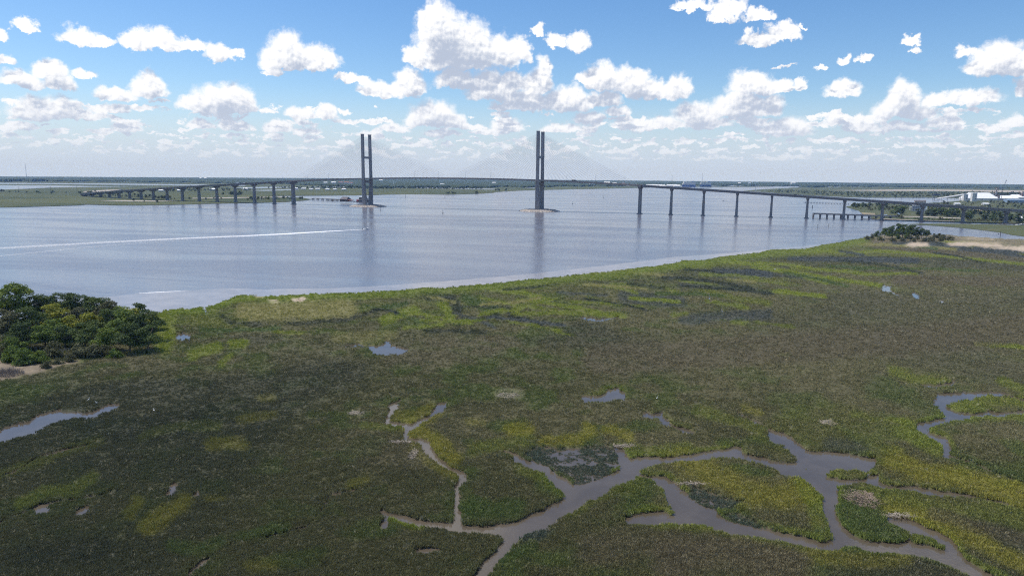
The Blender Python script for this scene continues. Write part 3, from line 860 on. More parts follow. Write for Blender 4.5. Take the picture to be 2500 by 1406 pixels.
marsh_me = np_mesh('marsh', co, quads=remap[q], smooth=True)
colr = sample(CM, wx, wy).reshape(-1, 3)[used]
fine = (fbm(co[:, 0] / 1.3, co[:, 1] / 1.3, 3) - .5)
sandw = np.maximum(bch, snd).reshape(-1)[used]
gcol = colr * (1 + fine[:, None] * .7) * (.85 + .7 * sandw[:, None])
mudc = np.array([.060, .050, .040])
lowm = ss(co[:, 2], .40, .18)[:, None]
gcol = gcol * (1 - lowm) + mudc * lowm
att = marsh_me.attributes.new('tint', 'FLOAT_COLOR', 'POINT')
att.data.foreach_set('color', np.concatenate([gcol, np.ones((len(gcol), 1))], 1).astype(np.float32).ravel())

def tint_mat(name, gain, instancer, trans):
    m, M, b, out = mat_new(name)
    a = M.n('ShaderNodeAttribute'); a.attribute_name = 'tint'
    a.attribute_type = 'INSTANCER' if instancer else 'GEOMETRY'
    geo = M.n('ShaderNodeNewGeometry')
    v = geo.outputs['Random Per Island'] if instancer else M.noise(geo.outputs['Position'], 1.1, 4, .65).outputs['Fac']
    k = M.smooth(v, 0.0 if instancer else .25, 1.0 if instancer else .75, gain * .78, gain * 1.22, 'LINEAR')
    c = M.n('ShaderNodeVectorMath', operation='SCALE'); M.put(c.inputs[0], a.outputs['Color']); M.put(c.inputs['Scale'], k)
    M.put(b.inputs['Base Color'], c.outputs[0])
    b.inputs['Roughness'].default_value = .75
    b.inputs['Specular IOR Level'].default_value = .12
    if trans:
        tr = M.n('ShaderNodeBsdfTranslucent'); M.put(tr.inputs['Color'], c.outputs[0])
        mx = M.n('ShaderNodeMixShader'); mx.inputs[0].default_value = trans
        m.node_tree.links.new(b.outputs[0], mx.inputs[1]); m.node_tree.links.new(tr.outputs[0], mx.inputs[2])
        m.node_tree.links.new(mx.outputs[0], out.inputs['Surface'])
    else:
        bp = M.n('ShaderNodeBump'); bp.inputs['Strength'].default_value = .6; bp.inputs['Distance'].default_value = .5
        M.put(bp.inputs['Height'], M.noise(geo.outputs['Position'], .9, 4, .7).outputs['Fac'])
        M.put(b.inputs['Normal'], bp.outputs[0])
    return m
GRASS_GAIN = 3.3
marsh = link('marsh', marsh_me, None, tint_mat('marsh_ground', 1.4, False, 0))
marsh['kind'] = 'structure'
# marsh behind and beside the viewer
sheet('marsh_ground', [(-600, -800), (600, -800), (600, 84), (-600, 84)], .28, FARMARSH)

# ---- cordgrass: clumps of blades on scattered points
rng = np.random.default_rng(5)
def tuft_mesh(seed, n, h, spread):
    r = np.random.default_rng(seed)
    vs, fs = [], []
    for i in range(n):
        a = r.uniform(0, 2 * math.pi); d = spread * math.sqrt(r.random())
        bx, by = d * math.cos(a), d * math.sin(a)
        hh = h * r.uniform(.55, 1.1); w = r.uniform(.045, .085)
        la = r.uniform(0, 2 * math.pi); ln = r.uniform(.05, .42) * hh
        fa = r.uniform(0, math.pi)
        cx, cy = math.cos(fa) * w, math.sin(fa) * w
        k = len(vs)
        mx, my = bx + math.cos(la) * ln * .35, by + math.sin(la) * ln * .35
        tx, ty = bx + math.cos(la) * ln, by + math.sin(la) * ln
        vs += [(bx - cx, by - cy, -.1), (bx + cx, by + cy, -.1), (mx + cx * .8, my + cy * .8, hh * .55), (mx - cx * .8, my - cy * .8, hh * .55), (tx, ty, hh)]
        fs += [(k, k + 1, k + 2, k + 3), (k + 3, k + 2, k + 4)]
    m = bpy.data.meshes.new('cordgrass_tuft')
    m.from_pydata(vs, [], fs); m.update()
    return m
GRASSM = tint_mat('cordgrass_blades', GRASS_GAIN, True, .28)
# points
NP = 500000
ppx = rng.uniform(-480, 2980, NP); ppy = 566 + (1740 - 566) * rng.random(NP) ** .92
X, Y = gnd(ppx, ppy)
dist = np.hypot(X, Y)
wx, wy = ragged(ppx, ppy)
L = sample(LANDH, wx, wy); fl = sample(FLD, wx, wy)
sd = np.maximum(sample(SND, wx, wy), sample(BCH, wx, wy))
patchy = fbm(X / 3.1, Y / 3.1, 3)
ok = (ppy > np.interp(ppx, sx, sy)) & (((L > .52) & (fl < .4)) | ((fl >= .4) & (patchy > .30) & (L > .12)))
ok &= ~((sd > .35) & (rng.random(NP) < .97))
ok &= (patchy > .12)
X, Y, dist, fl, wx, wy, patchy = (a[ok] for a in (X, Y, dist, fl, wx, wy, patchy))
c = sample(CM, wx, wy)
n = len(X)
# straw coloured and dead stems among the green
dead = rng.random(n)
c = c * rng.uniform(.88, 1.12, (n, 1))
c = np.where((dead > .95)[:, None], c * .5 + np.array([.17, .15, .10]) * .55, c)
c = np.where((dead < .12)[:, None], c * .72, c)
hum = fbm(X / 5, Y / 5, 3)
Z = np.where(fl > .4, .06 + (hum - .5) * .25, .48 + (hum - .5) * .22) - .04
bri = c[:, 1] / np.maximum(c.mean(1), 1e-4)
scl = np.clip(.62 + .55 * (patchy - .3) / .4, .5, 1.35) * rng.uniform(.75, 1.2, n) * np.clip(dist / 260, 1, 2.1) * np.where(fl > .4, .8, 1) * np.clip(bri - .15, .8, 1.25)
pm = np_mesh('cordgrass', np.stack([X, Y, Z], 1))
pm.attributes.new('tint', 'FLOAT_COLOR', 'POINT').data.foreach_set('color', np.concatenate([c, np.ones((n, 1))], 1).astype(np.float32).ravel())
pm.attributes.new('scl', 'FLOAT_VECTOR', 'POINT').data.foreach_set('vector', np.stack([scl, scl, np.clip(scl, .5, 1.25)], 1).astype(np.float32).ravel())
pm.attributes.new('rot', 'FLOAT_VECTOR', 'POINT').data.foreach_set('vector', np.stack([rng.normal(0, .08, n), rng.normal(0, .08, n), rng.uniform(0, 6.28, n)], 1).astype(np.float32).ravel())
pm.attributes.new('var', 'INT', 'POINT').data.foreach_set('value', rng.integers(0, 3, n).astype(np.int32))
grass = link('cordgrass', pm)
grass['kind'] = 'stuff'
tufts = []
for i, (nn, h, sp) in enumerate(((15, .50, .46), (18, .42, .54), (13, .60, .40))):
    t = link('cordgrass_tuft', tuft_mesh(50 + i, nn, h, sp), None, GRASSM)
    t['kind'] = 'stuff'
    t.location = at(1120 + 40 * i, 1345, .33)
    tufts.append(t)
gg = bpy.data.node_groups.new('scatter_cordgrass', 'GeometryNodeTree')
gg.interface.new_socket('Geometry', in_out='INPUT', socket_type='NodeSocketGeometry')
gg.interface.new_socket('Geometry', in_out='OUTPUT', socket_type='NodeSocketGeometry')
ngi, ngo = gg.nodes.new('NodeGroupInput'), gg.nodes.new('NodeGroupOutput')
iop = gg.nodes.new('GeometryNodeInstanceOnPoints')
jn = gg.nodes.new('GeometryNodeGeometryToInstance')
gg.links.new(ngi.outputs[0], iop.inputs['Points'])
for t in tufts:
    oi = gg.nodes.new('GeometryNodeObjectInfo'); oi.inputs['Object'].default_value = t
    gg.links.new(oi.outputs['Geometry'], jn.inputs[0])
gg.links.new(jn.outputs[0], iop.inputs['Instance'])
iop.inputs['Pick Instance'].default_value = True
def named(nm, typ):
    a = gg.nodes.new('GeometryNodeInputNamedAttribute'); a.data_type = typ
    a.inputs['Name'].default_value = nm
    return a.outputs['Attribute']
gg.links.new(named('var', 'INT'), iop.inputs['Instance Index'])
gg.links.new(named('rot', 'FLOAT_VECTOR'), iop.inputs['Rotation'])
gg.links.new(named('scl', 'FLOAT_VECTOR'), iop.inputs['Scale'])
gg.links.new(iop.outputs[0], ngo.inputs[0])
md = grass.modifiers.new('scatter', 'NODES'); md.node_group = gg
print('tufts', n, 'marsh verts', len(co))

# ---- far shores
def px_sheet(name, pts, z, mat, thick=0.0, kind='structure'):
    """outline from the photograph laid on the ground; edges get a natural wander"""
    out = []
    P = [tuple(float(v) for v in gnd(x, y)) for x, y in pts]
    for i, a in enumerate(P):
        b = P[(i + 1) % len(P)]
        d = math.hypot(b[0] - a[0], b[1] - a[1])
        k = int(min(14, max(1, d / 25)))
        for j in range(k):
            t = j / k
            x, y = a[0] + (b[0] - a[0]) * t, a[1] + (b[1] - a[1]) * t
            w = min(18, d * .08) * (0 if j == 0 else 1)
            out.append((x + (float(vnoise(np.array(x / 30), np.array(y / 30))) - .5) * w, y + (float(vnoise(np.array(x / 30 + 50), np.array(y / 30))) - .5) * w))
    return sheet(name, out, z, mat, kind, thick)
px_sheet('far_marsh', [(-700,522),(-300,512),(0,507),(30,506.5),(190,502),(210,500),(300,502),(340,502),(440,500),(560,497),(640,495.5),(700,493.5),
  (745,490),(762,487),(735,483),(650,479.5),(735,478.6),(850,477.6),(1000,474.6),(1090,475.8),(1180,473.2),(1230,468),(1300,464.8),(1400,462.6),(1500,460.6),
  (1620,457.6),(1600,455),(1400,453.5),(1000,446.5),(500,441.5),(0,439),(-700,435)], .7, FARMARSH, 1.2)
px_sheet('bank', [(2066,506),(2085,511.5),(2100,517),(2115,525),(2132,531.5),(2122,534),(2150,537),(2250,541),(2330,543.5),(2400,545.2),(2900,556),
  (2900,480),(2400,473),(2345,491),(2300,495),(2250,497),(2150,496),(2100,497),(2078,500)], 1.0, FARSCRUB, 1.6)
px_sheet('marsh_spit', [(2213,548),(2250,547),(2330,547.2),(2400,548.5),(2900,560),(2900,590),(2560,579),(2500,577.5),(2470,574),(2440,567.5),(2380,560),(2320,554.5),(2260,550)],
         .5, FARMARSH, 1.0)
px_sheet('scrub_island', [(1815,467),(1850,468.5),(1920,473.5),(1980,477.5),(2060,481.5),(2120,483),(2300,483.4),(2400,486),(2900,494),(2900,460),(2500,457),(2200,455),(1960,457.5),(1850,463.5)],
         1.0, FARSCRUB, 1.6)
px_sheet('sandbank', [(2020,465.6),(2100,464.6),(2250,463.2),(2500,466),(2900,470),(2900,473),(2500,470.5),(2300,467),(2150,467)], 1.25, SAND, .2)
px_sheet('mud_island', [(1620,455.6),(1700,455),(1830,455.2),(1900,455.8),(1830,457),(1700,456.6)], .6, FARMARSH, 1.0)
# far lagoons seen as bright strips in the far marsh
LAG = [[(-300,449.5),(-300,445.5),(0,447),(200,448.6),(330,449.4),(500,451.6),(600,452.5),(600,454.5),(480,454),(330,452.4),(100,450.2)],
       [(-300,466),(-300,452),(0,453),(110,453.6),(240,455.6),(330,456.5),(215,457.5),(120,459),(60,462),(0,464)],
       [(735,457.5),(850,456.3),(1000,457),(1120,460),(1220,462),(1200,463.6),(1080,461.5),(960,459.2),(850,458.6)],
       [(560,460),(640,457),(720,457.2),(700,459.5),(620,461)],[(600,466),(680,463.5),(745,461.5),(720,465),(650,467)],
       [(1275,459.2),(1300,458.6),(1315,459.2),(1290,460)]]
for i, l in enumerate(LAG):
    px_sheet('lagoon_water', l, 1.0, WATER)
# sand road embankment and beaches of the left bank
px_sheet('sand_embankment', [(205,470),(240,467),(300,464.6),(268,469),(232,474)], 3.2, SAND, 3.0)
px_sheet('sand_bar', [(240,491.5),(300,490.2),(360,491),(430,492.2),(380,493.4),(300,492.6)], 1.1, SAND, .3)
px_sheet('sand_road', [(470,484.6),(560,483.2),(640,482),(700,481.2),(700,482.2),(640,483.4),(560,485),(470,486)], 1.1, SAND, .3)
# right bank: pale road and beach rim
px_sheet('road', [(2196,529.6),(2260,530.4),(2330,533.5),(2356,534.6),(2356,536.2),(2320,535.2),(2255,532.2),(2196,531.2)], 1.3, SAND, .25)
px_sheet('beach', [(2140,536.6),(2165,536),(2250,539.4),(2330,541.6),(2330,543),(2250,540.9),(2165,537.8)], 1.2, SAND, .25)
for pts in ([(2290,509.5),(2340,510.5),(2345,515.5),(2290,514)],[(2375,512),(2430,514),(2428,520),(2380,519)],[(2100,520),(2135,522),(2140,527),(2112,526)]):
    px_sheet('dry_clearing', pts, 1.25, simple('dry_clearing_soil', (.25, .21, .13), .95, .3, .06) if 'dry_clearing_soil' not in MATS else MATS['dry_clearing_soil'], .2)

# ---- forest to the horizon: one rough canopy, front edge by direction
def canopy(name, az0, az1, front, back, top, seed, na, nr, rough=5.0):
    a = np.linspace(az0, az1, na)
    fr0 = np.interp(a, [p[0] for p in front], [p[1] for p in front]) * (1 + (fbm(a * 90 + seed, a * 0 + 3, 4) - .5) * .16)
    t = np.linspace(0, 1, nr) ** 2.0
    RR = fr0[None, :] + (back - fr0)[None, :] * t[:, None]
    AA = np.repeat(a[None, :], nr, 0)
    X, Y = RR * np.sin(AA), RR * np.cos(AA)
    j = np.random.default_rng(seed)
    Z = top * (.72 + .5 * fbm(X / 300 + seed, Y / 300, 3)) + (fbm(X / 22, Y / 22, 3) - .5) * rough * 2 + j.normal(0, rough * .3, X.shape)
    co = np.stack([X, Y, Z], -1)
    base = co[0].copy(); base[:, 2] = 0; base[:, :2] *= .999
    co = np.concatenate([base[None], co], 0)
    idx = np.arange((nr + 1) * na).reshape(nr + 1, na)
    q = np.stack([idx[:-1, :-1], idx[:-1, 1:], idx[1:, 1:], idx[1:, :-1]], -1).reshape(-1, 4)
    o = link(name, np_mesh(name, co.reshape(-1, 3), quads=q), None, FORESTM)
    o['kind'] = 'stuff'
    return o
def dpx(x, y): 
    X, Y = gnd(x, y); return (math.atan2(float(X), float(Y)), math.hypot(float(X), float(Y)))
canopy('far_forest', -.85, .85, [dpx(x, y) for x, y in ((-300,441.5),(0,443),(120,443.5),(300,445),(600,448.5),(760,453),(900,459.5),(1000,459),(1130,458.5),(1300,457.5),(1420,455.6),(1600,453.6),(1800,453.6),(2000,455),(2200,457.5),(2500,461.5),(2800,464))],
       10200, 9.5, 3, 1400, 60, 1.8)
canopy('wooded_point', *[dpx(x, 443)[0] for x in (-250, 115)], [dpx(x, y) for x, y in ((-250,443),(0,444.2),(115,444))], dpx(50, 442)[1], 19, 9, 300, 12)
canopy('wooded_island', *[dpx(x, 458)[0] for x in (1950, 2020)], [dpx(x, y) for x, y in ((1950,456.8),(1985,457.6),(2020,457))], dpx(1985, 456)[1], 14, 21, 90, 8, 3)

# ---- haze: even pale air round everything
hb = MB().box((0, 4700, 79), (21600, 12000, 166))
hz = hb.build('haze', None)
hz['kind'] = 'stuff'
hm = bpy.data.materials.new('haze_air'); hm.use_nodes = True
hm.node_tree.nodes.clear()
HM = NT(hm.node_tree)
pv = HM.n('ShaderNodeVolumePrincipled')
pv.inputs['Color'].default_value = (.34, .57, 1.0, 1)
pv.inputs['Absorption Color'].default_value = (1, 1, 1, 1)
pv.inputs['Density'].default_value = 5.2e-5
pv.inputs['Anisotropy'].default_value = .0
ho = HM.n('ShaderNodeOutputMaterial')
hm.node_tree.links.new(pv.outputs[0], ho.inputs['Volume'])
hz.data.materials.append(hm)

# ================================================================== THE BRIDGE
BA = .368457
BD = np.array([math.cos(BA), -math.sin(BA)])
T2W = np.array([51.127, 1296.65])
BM = T2W - 190.5 * BD
bridge = empty('cable_stayed_bridge', (BM[0], BM[1], 0), -BA)
tag(bridge, 'long concrete cable-stayed bridge with two tall twin-legged pylons crossing the wide river', 'bridge')
def b_local(x, y):
    v = np.array([x, y]) - BM
    return float(v @ BD), float(v @ np.array([math.sin(BA), math.cos(BA)]))
def b_world(lx, ly, z=0.0):
    v = BM + lx * BD + ly * np.array([math.sin(BA), math.cos(BA)])
    return Vector((v[0], v[1], z))
def ztop(s):
    s = abs(s)
    return 61.5 - 6.5e-5 * s * s if s <= 381 else 61.5 - 6.5e-5 * 381 ** 2 - (s - 381) * .0527
ROADZ = lambda s: ztop(s) - 1.05

def ring4(cx, cy, z, wx, wy, ch=.5):
    hx, hy = wx / 2, wy / 2
    return [(cx - hx + ch, cy - hy, z), (cx + hx - ch, cy - hy, z), (cx + hx, cy - hy + ch, z), (cx + hx, cy + hy - ch, z),
            (cx + hx - ch, cy + hy, z), (cx - hx + ch, cy + hy, z), (cx - hx, cy + hy - ch, z), (cx - hx, cy - hy + ch, z)]
for tx in (-190.5, 190.5):
    for s in (-1, 1):
        mb = MB()
        rings = []
        for z, c, wx, wy in ((1, 10.9, 8.6, 7.4), (20, 12.0, 8.0, 6.4), (40, 13.3, 7.2, 5.4), (50, 14.0, 6.8, 5.0), (56, 14.3, 6.2, 4.5),
                             (60, 14.3, 6.0, 4.4), (80, 14.0, 5.8, 4.3), (100, 13.7, 5.6, 4.2), (100.4, 13.7, 6.0, 4.6), (125, 13.5, 5.9, 4.5), (147, 13.3, 5.8, 4.4)):
            rings.append(ring4(tx, s * c, z, wx, wy))
        mb.loft(rings)
        leg = mb.build('pylon_leg', CONCRETE, bridge)
        cap = MB().box((tx, s * 13.3, 147.5), (6.3, 4.9, 1.0)).build('pylon_cap', CONCRETE, leg)
        for k in (-2, 1.5):
            MB().tube((tx + k, s * 13.3, 148), (tx + k, s * 13.3, 154 if k > 0 else 151), .14, .05, 5).build('lightning_rod', STEEL, leg)
        MB().box((tx, s * 14.4, 55.6), (6.9, 5.3, .9)).build('ledge', DECKC, leg)
    MB().box((tx, 0, 100.6), (4.4, 23.4, 4.4)).build('crossbeam', CONCRETE, bridge)
    MB().box((tx, 0, 51.6), (5.4, 23.6, 5.2)).build('crossbeam', CONCRETE, bridge)
    MB().box((tx, 0, 1.5), (26, 34, 5.0)).build('pylon_footing', CONCRETE, bridge)

def deck_loft(xs, prof, path=None):
    """sweep a closed cross-section (y, z below the parapet top) along the bridge"""
    rings = []
    for x in xs:
        rings.append([(x, y, ztop(x) + z) for y, z in prof])
    return MB().loft(rings)
xs_main = np.linspace(-381, 381, 77)
deck_loft(xs_main, [(-13.6, -3.0), (-11.6, -3.0), (-10.8, -1.6), (10.8, -1.6), (11.6, -3.0), (13.6, -3.0), (13.6, -1.05), (-13.6, -1.05)]).build('main_deck', DECKC, bridge)
deck_loft(xs_main, [(-11.4, -1.04), (11.4, -1.04), (11.4, -1.0), (-11.4, -1.0)]).build('road_surface', ASPH, bridge)
for y in (-12.1, 12.1):
    deck_loft(xs_main, [(y - .22, -1.05), (y + .22, -1.05), (y + .12, 0), (y - .12, 0)]).build('barrier', DECKC, bridge)
deck_loft(xs_main, [(-.3, -1.0), (.3, -1.0), (.1, -.15), (-.1, -.15)]).build('median_barrier', DECKC, bridge)
for x in (-381.5, 381.5):
    MB().box((x, 0, ztop(x) - 1.9), (5.0, 27.4, 3.3)).build('end_diaphragm', DECKC, bridge)

# stay cables: two planes, fans of 22 on each side of each pylon
cab = bpy.data.meshes.new('stay_cable')
_t = MB().tube((0, 0, 0), (0, 0, 1), 1, 1, 5); cab.from_pydata(_t.v, [], _t.f); cab.update(); cab.materials.append(CABLE)
for tx in (-190.5, 190.5):
    for side in (-1, 1):
        for pl in (-1, 1):
            for i in range(22):
                t = i / 21
                zt = 98 + 44 * t ** .85
                cy = 13.7 - (zt - 100) / 47 * .4
                a = Vector((tx + side * 3.2, pl * cy, zt))
                s = tx + side * (13.5 + 8.25 * i)
                b = Vector((s, pl * 13.3, ztop(s) - .9))
                o = link('stay_cable', cab, bridge)
                d = b - a
                o.location = a
                o.rotation_mode = 'QUATERNION'
                o.rotation_quaternion = d.to_track_quat('Z', 'Y')
                o.scale = (.115, .115, d.length)

# approach spans and piers
R_PIERS = [381 + 55.35 * i for i in range(17)]
L_PTS = [(-482.0,1502.5),(-532.2,1524.7),(-583.5,1544.3),(-634.7,1564.2),(-685.6,1584.6),(-736.5,1605.4),(-786.6,1627.7),(-835.4,1652.9),(-883.2,1679.9),(-929.4,1709.5)]
while len(L_PTS) < 16:
    (x0, y0), (x1, y1) = L_PTS[-2:]
    a = math.atan2(y1 - y0, x1 - x0) - .020
    L_PTS.append((x1 + 54.9 * math.cos(a), y1 + 54.9 * math.sin(a)))
path_r = [(s, 0.0) for s in R_PIERS]
path_l = [b_local(*p) for p in L_PTS]
def arc(path):
    L = [381.0]
    for a, b in zip(path[:-1], path[1:]):
        L.append(L[-1] + math.hypot(b[0] - a[0], b[1] - a[1]))
    return L
SPANPROF = [(-12.5, -1.3), (-11.0, -1.55), (-10.6, -3.9), (-9.6, -3.9), (-9.4, -1.6), (-5.6, -1.6), (-5.4, -3.9), (-4.4, -3.9), (-4.2, -1.6), (-.6, -1.6), (-.5, -3.9), (.5, -3.9), (.6, -1.6),
            (4.2, -1.6), (4.4, -3.9), (5.4, -3.9), (5.6, -1.6), (9.4, -1.6), (9.6, -3.9), (10.6, -3.9), (11.0, -1.55), (12.5, -1.3), (12.5, 0), (12.1, 0), (12.0, -1.0), (-12.0, -1.0), (-12.1, 0), (-12.5, 0)]
def swept(path, L, i, prof, k=3):
    (xa, ya), (xb, yb) = path[i], path[i + 1]
    def nrm(j):
        a = path[max(0, j - 1)]; b = path[min(len(path) - 1, j + 1)]
        if j == 0: a, b = path[0], path[1]
        v = Vector((b[0] - a[0], b[1] - a[1])).normalized()
        n = Vector((-v.y, v.x))
        return n if n.y > 0 else -n
    n0, n1 = nrm(i), nrm(i + 1)
    rings = []
    g = .04
    for j in range(k + 1):
        t = g / 55 + (1 - 2 * g / 55) * j / k
        x, y = xa + (xb - xa) * t, ya + (yb - ya) * t
        n = n0.lerp(n1, t)
        zz = ztop(L[i] + (L[i + 1] - L[i]) * t)
        rings.append([(x + n.x * yy, y + n.y * yy, zz + z) for yy, z in prof])
    if xb < xa: rings = rings[::-1]
    return MB().loft(rings)
def pier(x, y, ang, zt, base, big=False):
    """shaft (tapering up) with a hammerhead cap"""
    ca, sa = math.cos(ang), math.sin(ang)
    def R4(z, wx, wy, ch=.4):
        return [(x + px * ca - py * sa, y + px * sa + py * ca, z) for px, py, _ in ring4(0, 0, z, wx, wy, ch)]
    H = zt - base
    if H < 3: return
    k = H / 45
    ax, ay = (5.0, 7.2) if big else (3.2, 6.2)
    p = MB().loft([R4(base, ax + (1.4 * k if not big else .2), ay + 1.6 * k), R4(zt - 4.2, ax, ay)]).build('pier', CONCRETE, bridge)
    MB().loft([R4(zt - 4.6, ax + .05, ay + .05), R4(zt - 4.2, ax + .3, ay + 1.2), R4(zt - 1.6, ax + .9, 19.5 if not big else 24), R4(zt, ax + .9, 20.5 if not big else 25)]).build('pier_cap', CONCRETE, p)
    if base < 1:
        MB().loft([R4(base - .2, ax + 4, ay + 4), R4(base + 1.3, ax + 4, ay + 4)]).build('pier_footing', CONCRETE, p)
Lr, Ll = arc(path_r), arc(path_l)
for i in range(len(path_r)):
    base = -.2 if i < 7 else .8
    pier(path_r[i][0], 0, 0, ztop(Lr[i]) - 3.92 if i else ztop(381) - 3.6, base, i == 0)
for i in range(len(path_l)):
    j = min(i, len(path_l) - 2)
    v = (path_l[j + 1][0] - path_l[j][0], path_l[j + 1][1] - path_l[j][1])
    ang = math.atan2(v[1], v[0]) + math.pi
    pier(path_l[i][0], path_l[i][1], ang, ztop(Ll[i]) - 3.92 if i else ztop(381) - 3.6, -.2 if i < 2 else .6, i == 0)
for path, L in ((path_r, Lr), (path_l, Ll)):
    for i in range(len(path) - 1):
        if ztop(L[i + 1]) < 3: break
        sp = swept(path, L, i, SPANPROF).build('approach_span', FASCIA, bridge)
        swept(path, L, i, [(-11.9, -1.0), (11.9, -1.0), (11.9, -.96), (-11.9, -.96)]).build('road_surface', ASPH, sp)

def deck_spot(s, lane):
    """place on the roadway: signed distance along the bridge from mid span, lane offset"""
    if s > -381:
        return b_world(s, lane, ROADZ(s)), -BA
    a = -s
    for i in range(len(Ll) - 1):
        if Ll[i] <= a <= Ll[i + 1]:
            t = (a - Ll[i]) / (Ll[i + 1] - Ll[i])
            p0, p1 = path_l[i], path_l[i + 1]
            x, y = p0[0] + (p1[0] - p0[0]) * t, p0[1] + (p1[1] - p0[1]) * t
            ang = math.atan2(p1[1] - p0[1], p1[0] - p0[0]) + math.pi
            nx, ny = -math.sin(ang), math.cos(ang)
            w = b_world(x + nx * lane, y + ny * lane, ROADZ(a))
            return w, -BA + ang
def s_at_px(px):
    best = min((abs(float(to_px(*deck_spot(s, -8)[0])[0]) - px), s) for s in np.arange(-900, 1150, 2.0))
    return best[1]

# rock islands round the pylon feet
def rock_island(tx, label, seed):
    c = b_world(tx, 0)
    root = empty('rock_island', c, -BA)
    tag(root, label, 'rock island', 'riprap islands round the pylon feet')
    r = random.Random(seed)
    mb = MB()
    n = 40
    rings = []
    for rad, z in ((1.12, -2.2), (1.0, .1), (.93, 1.6), (.72, 2.6), (.5, 2.4)):
        rings.append([(38 * rad * (1 + .05 * math.sin(5 * i + seed) * r.random()) * math.cos(2 * math.pi * i / n), 34 * rad * math.sin(2 * math.pi * i / n), z + r.uniform(-.25, .25)) for i in range(n)])
    mb.loft(rings)
    mb.build('mound', ROCKM, root)
    bb = MB()
    ico = bmesh.new(); bmesh.ops.create_icosphere(ico, subdivisions=1, radius=1)
    V = [v.co.copy() for v in ico.verts]; Fc = [tuple(v.index for v in f.verts) for f in ico.faces]; ico.free()
    for k in range(620):
        a = r.uniform(0, 6.283); q = r.uniform(.55, 1.03)
        z = 2.5 if q < .75 else 2.6 - (q - .75) / .28 * 2.7
        sx_, sy_, sz_ = r.uniform(.6, 1.9), r.uniform(.6, 1.9), r.uniform(.5, 1.3)
        bb.add([(38 * q * math.cos(a) + v.x * sx_ * r.uniform(.8, 1.15), 34 * q * math.sin(a) + v.y * sy_ * r.uniform(.8, 1.15), z + v.z * sz_) for v in V], Fc)
    o = bb.build('boulders', ROCKM, root)
    o['kind'] = 'stuff'
rock_island(-190.5, 'pale boulder island round the feet of the left pylon, nearer the wooden dock', 3)
rock_island(190.5, 'pale boulder island round the feet of the right pylon in mid river', 8)

# lamp posts along the deck
def lamp(s, lane, label):
    p, rz = deck_spot(s, lane)
    root = empty('street_lamp', p, rz)
    tag(root, label, 'street lamp', 'lamp posts along the bridge')
    return root
lp_pole = MB().tube((0, 0, 0), (0, 0, 12), .22, .12, 6).mesh('pole')
lp_arm = MB().tube((0, 0, 11.8), (0, 2.6, 12.3), .09, .07, 5).mesh('lamp_arm')
lp_head = MB().box((0, 2.9, 12.3), (.4, 1.0, .22)).mesh('lamp_head')
ORD = 'first second third fourth fifth sixth seventh eighth ninth tenth eleventh twelfth'.split()
lamp_spots = [('left approach', np.arange(-860, -384, 55)), ('left side span', [-350, -295, -240]), ('main span between the pylons', [-140, -85, -30, 30, 85, 140]),
              ('right side span', [240, 295, 350]), ('right approach', np.arange(410, 960, 55))]
for where, arr in lamp_spots:
    for k, s in enumerate(arr):
        root = lamp(float(s), 11.2, 'thin lamp post, ' + ORD[k] + ' from the left on the ' + where)
        link('pole', lp_pole, root, STEEL); link('lamp_arm', lp_arm, root, STEEL); link('lamp_head', lp_head, root, STEEL)

# vehicles on the bridge
def car_proto(kind):
    if kind == 'truck':
        body = MB().box((-1.2, 0, 2.2), (6.4, 2.4, 2.7)).box((0, 0, .75), (9.0, 2.2, .35))
        cab_ = MB().box((3.2, 0, 1.75), (2.0, 2.3, 1.9)); win = MB().box((4.22, 0, 2.2), (.08, 2.0, .7))
        wx = (-3.4, -2.3, 3.1)
    elif kind == 'van':
        body = MB().loft([[(-2.6, -1, .45), (2.6, -1, .45), (2.6, 1, .45), (-2.6, 1, .45)], [(-2.6, -1, 1.2), (2.6, -1, 1.1), (2.6, 1, 1.1), (-2.6, 1, 1.2)],
                          [(-2.6, -.95, 2.3), (1.3, -.9, 2.3), (1.3, .9, 2.3), (-2.6, .95, 2.3)]])
        cab_ = None; win = MB().box((1.85, 0, 1.65), (.5, 1.72, .6)); wx = (-1.7, 1.7)
    else:
        body = MB().loft([[(-2.2, -.9, .4), (2.2, -.9, .4), (2.2, .9, .4), (-2.2, .9, .4)], [(-2.25, -.9, .95), (2.25, -.9, .85), (2.25, .9, .85), (-2.25, .9, .95)]])
        cab_ = MB().loft([[(-1.9, -.82, .93), (1.2, -.82, .88), (1.2, .82, .88), (-1.9, .82, .93)], [(-1.4, -.65, 1.5), (.4, -.65, 1.5), (.4, .65, 1.5), (-1.4, .65, 1.5)]])
        win = None; wx = (-1.35, 1.35)
    return body.mesh('body'), cab_.mesh('cabin') if cab_ else None, win.mesh('window') if win else None, wx
wheel_me = MB().loft([[(math.cos(t) * .34, y, .34 + math.sin(t) * .34) for t in np.linspace(0, 5.76, 12)] for y in (-.11, .11)]).mesh('wheel')
def paint(nm, col): return MATS[nm] if nm in MATS else simple(nm, col, .35, .03, 1.0, 0, .5)
PROT = {k: car_proto(k) for k in ('car', 'van', 'truck')}
def vehicle(px, kind, mat, lane, label):
    s = s_at_px(px)
    p, rz = deck_spot(s, lane)
    root = empty({'car': 'car', 'van': 'van', 'truck': 'truck'}[kind], p, rz + (math.pi if lane > 0 else 0))
    tag(root, label, {'car': 'car', 'van': 'van', 'truck': 'truck'}[kind], 'traffic on the bridge')
    b, c, w, wx = PROT[kind]
    def ch(nm, me, mt):
        o = link(nm, me.copy(), root); o.data.materials.append(mt); return o
    ch('body', b, mat)
    if c: ch('cabin', c, GLASSD if kind == 'car' else mat)
    if w: ch('window', w, GLASSD)
    hw = .85 if kind == 'car' else 1.0
    for x in wx:
        for y in (-hw, hw):
            o = link('wheel', wheel_me, root, RUBBER); o.location = (x, y, 0)
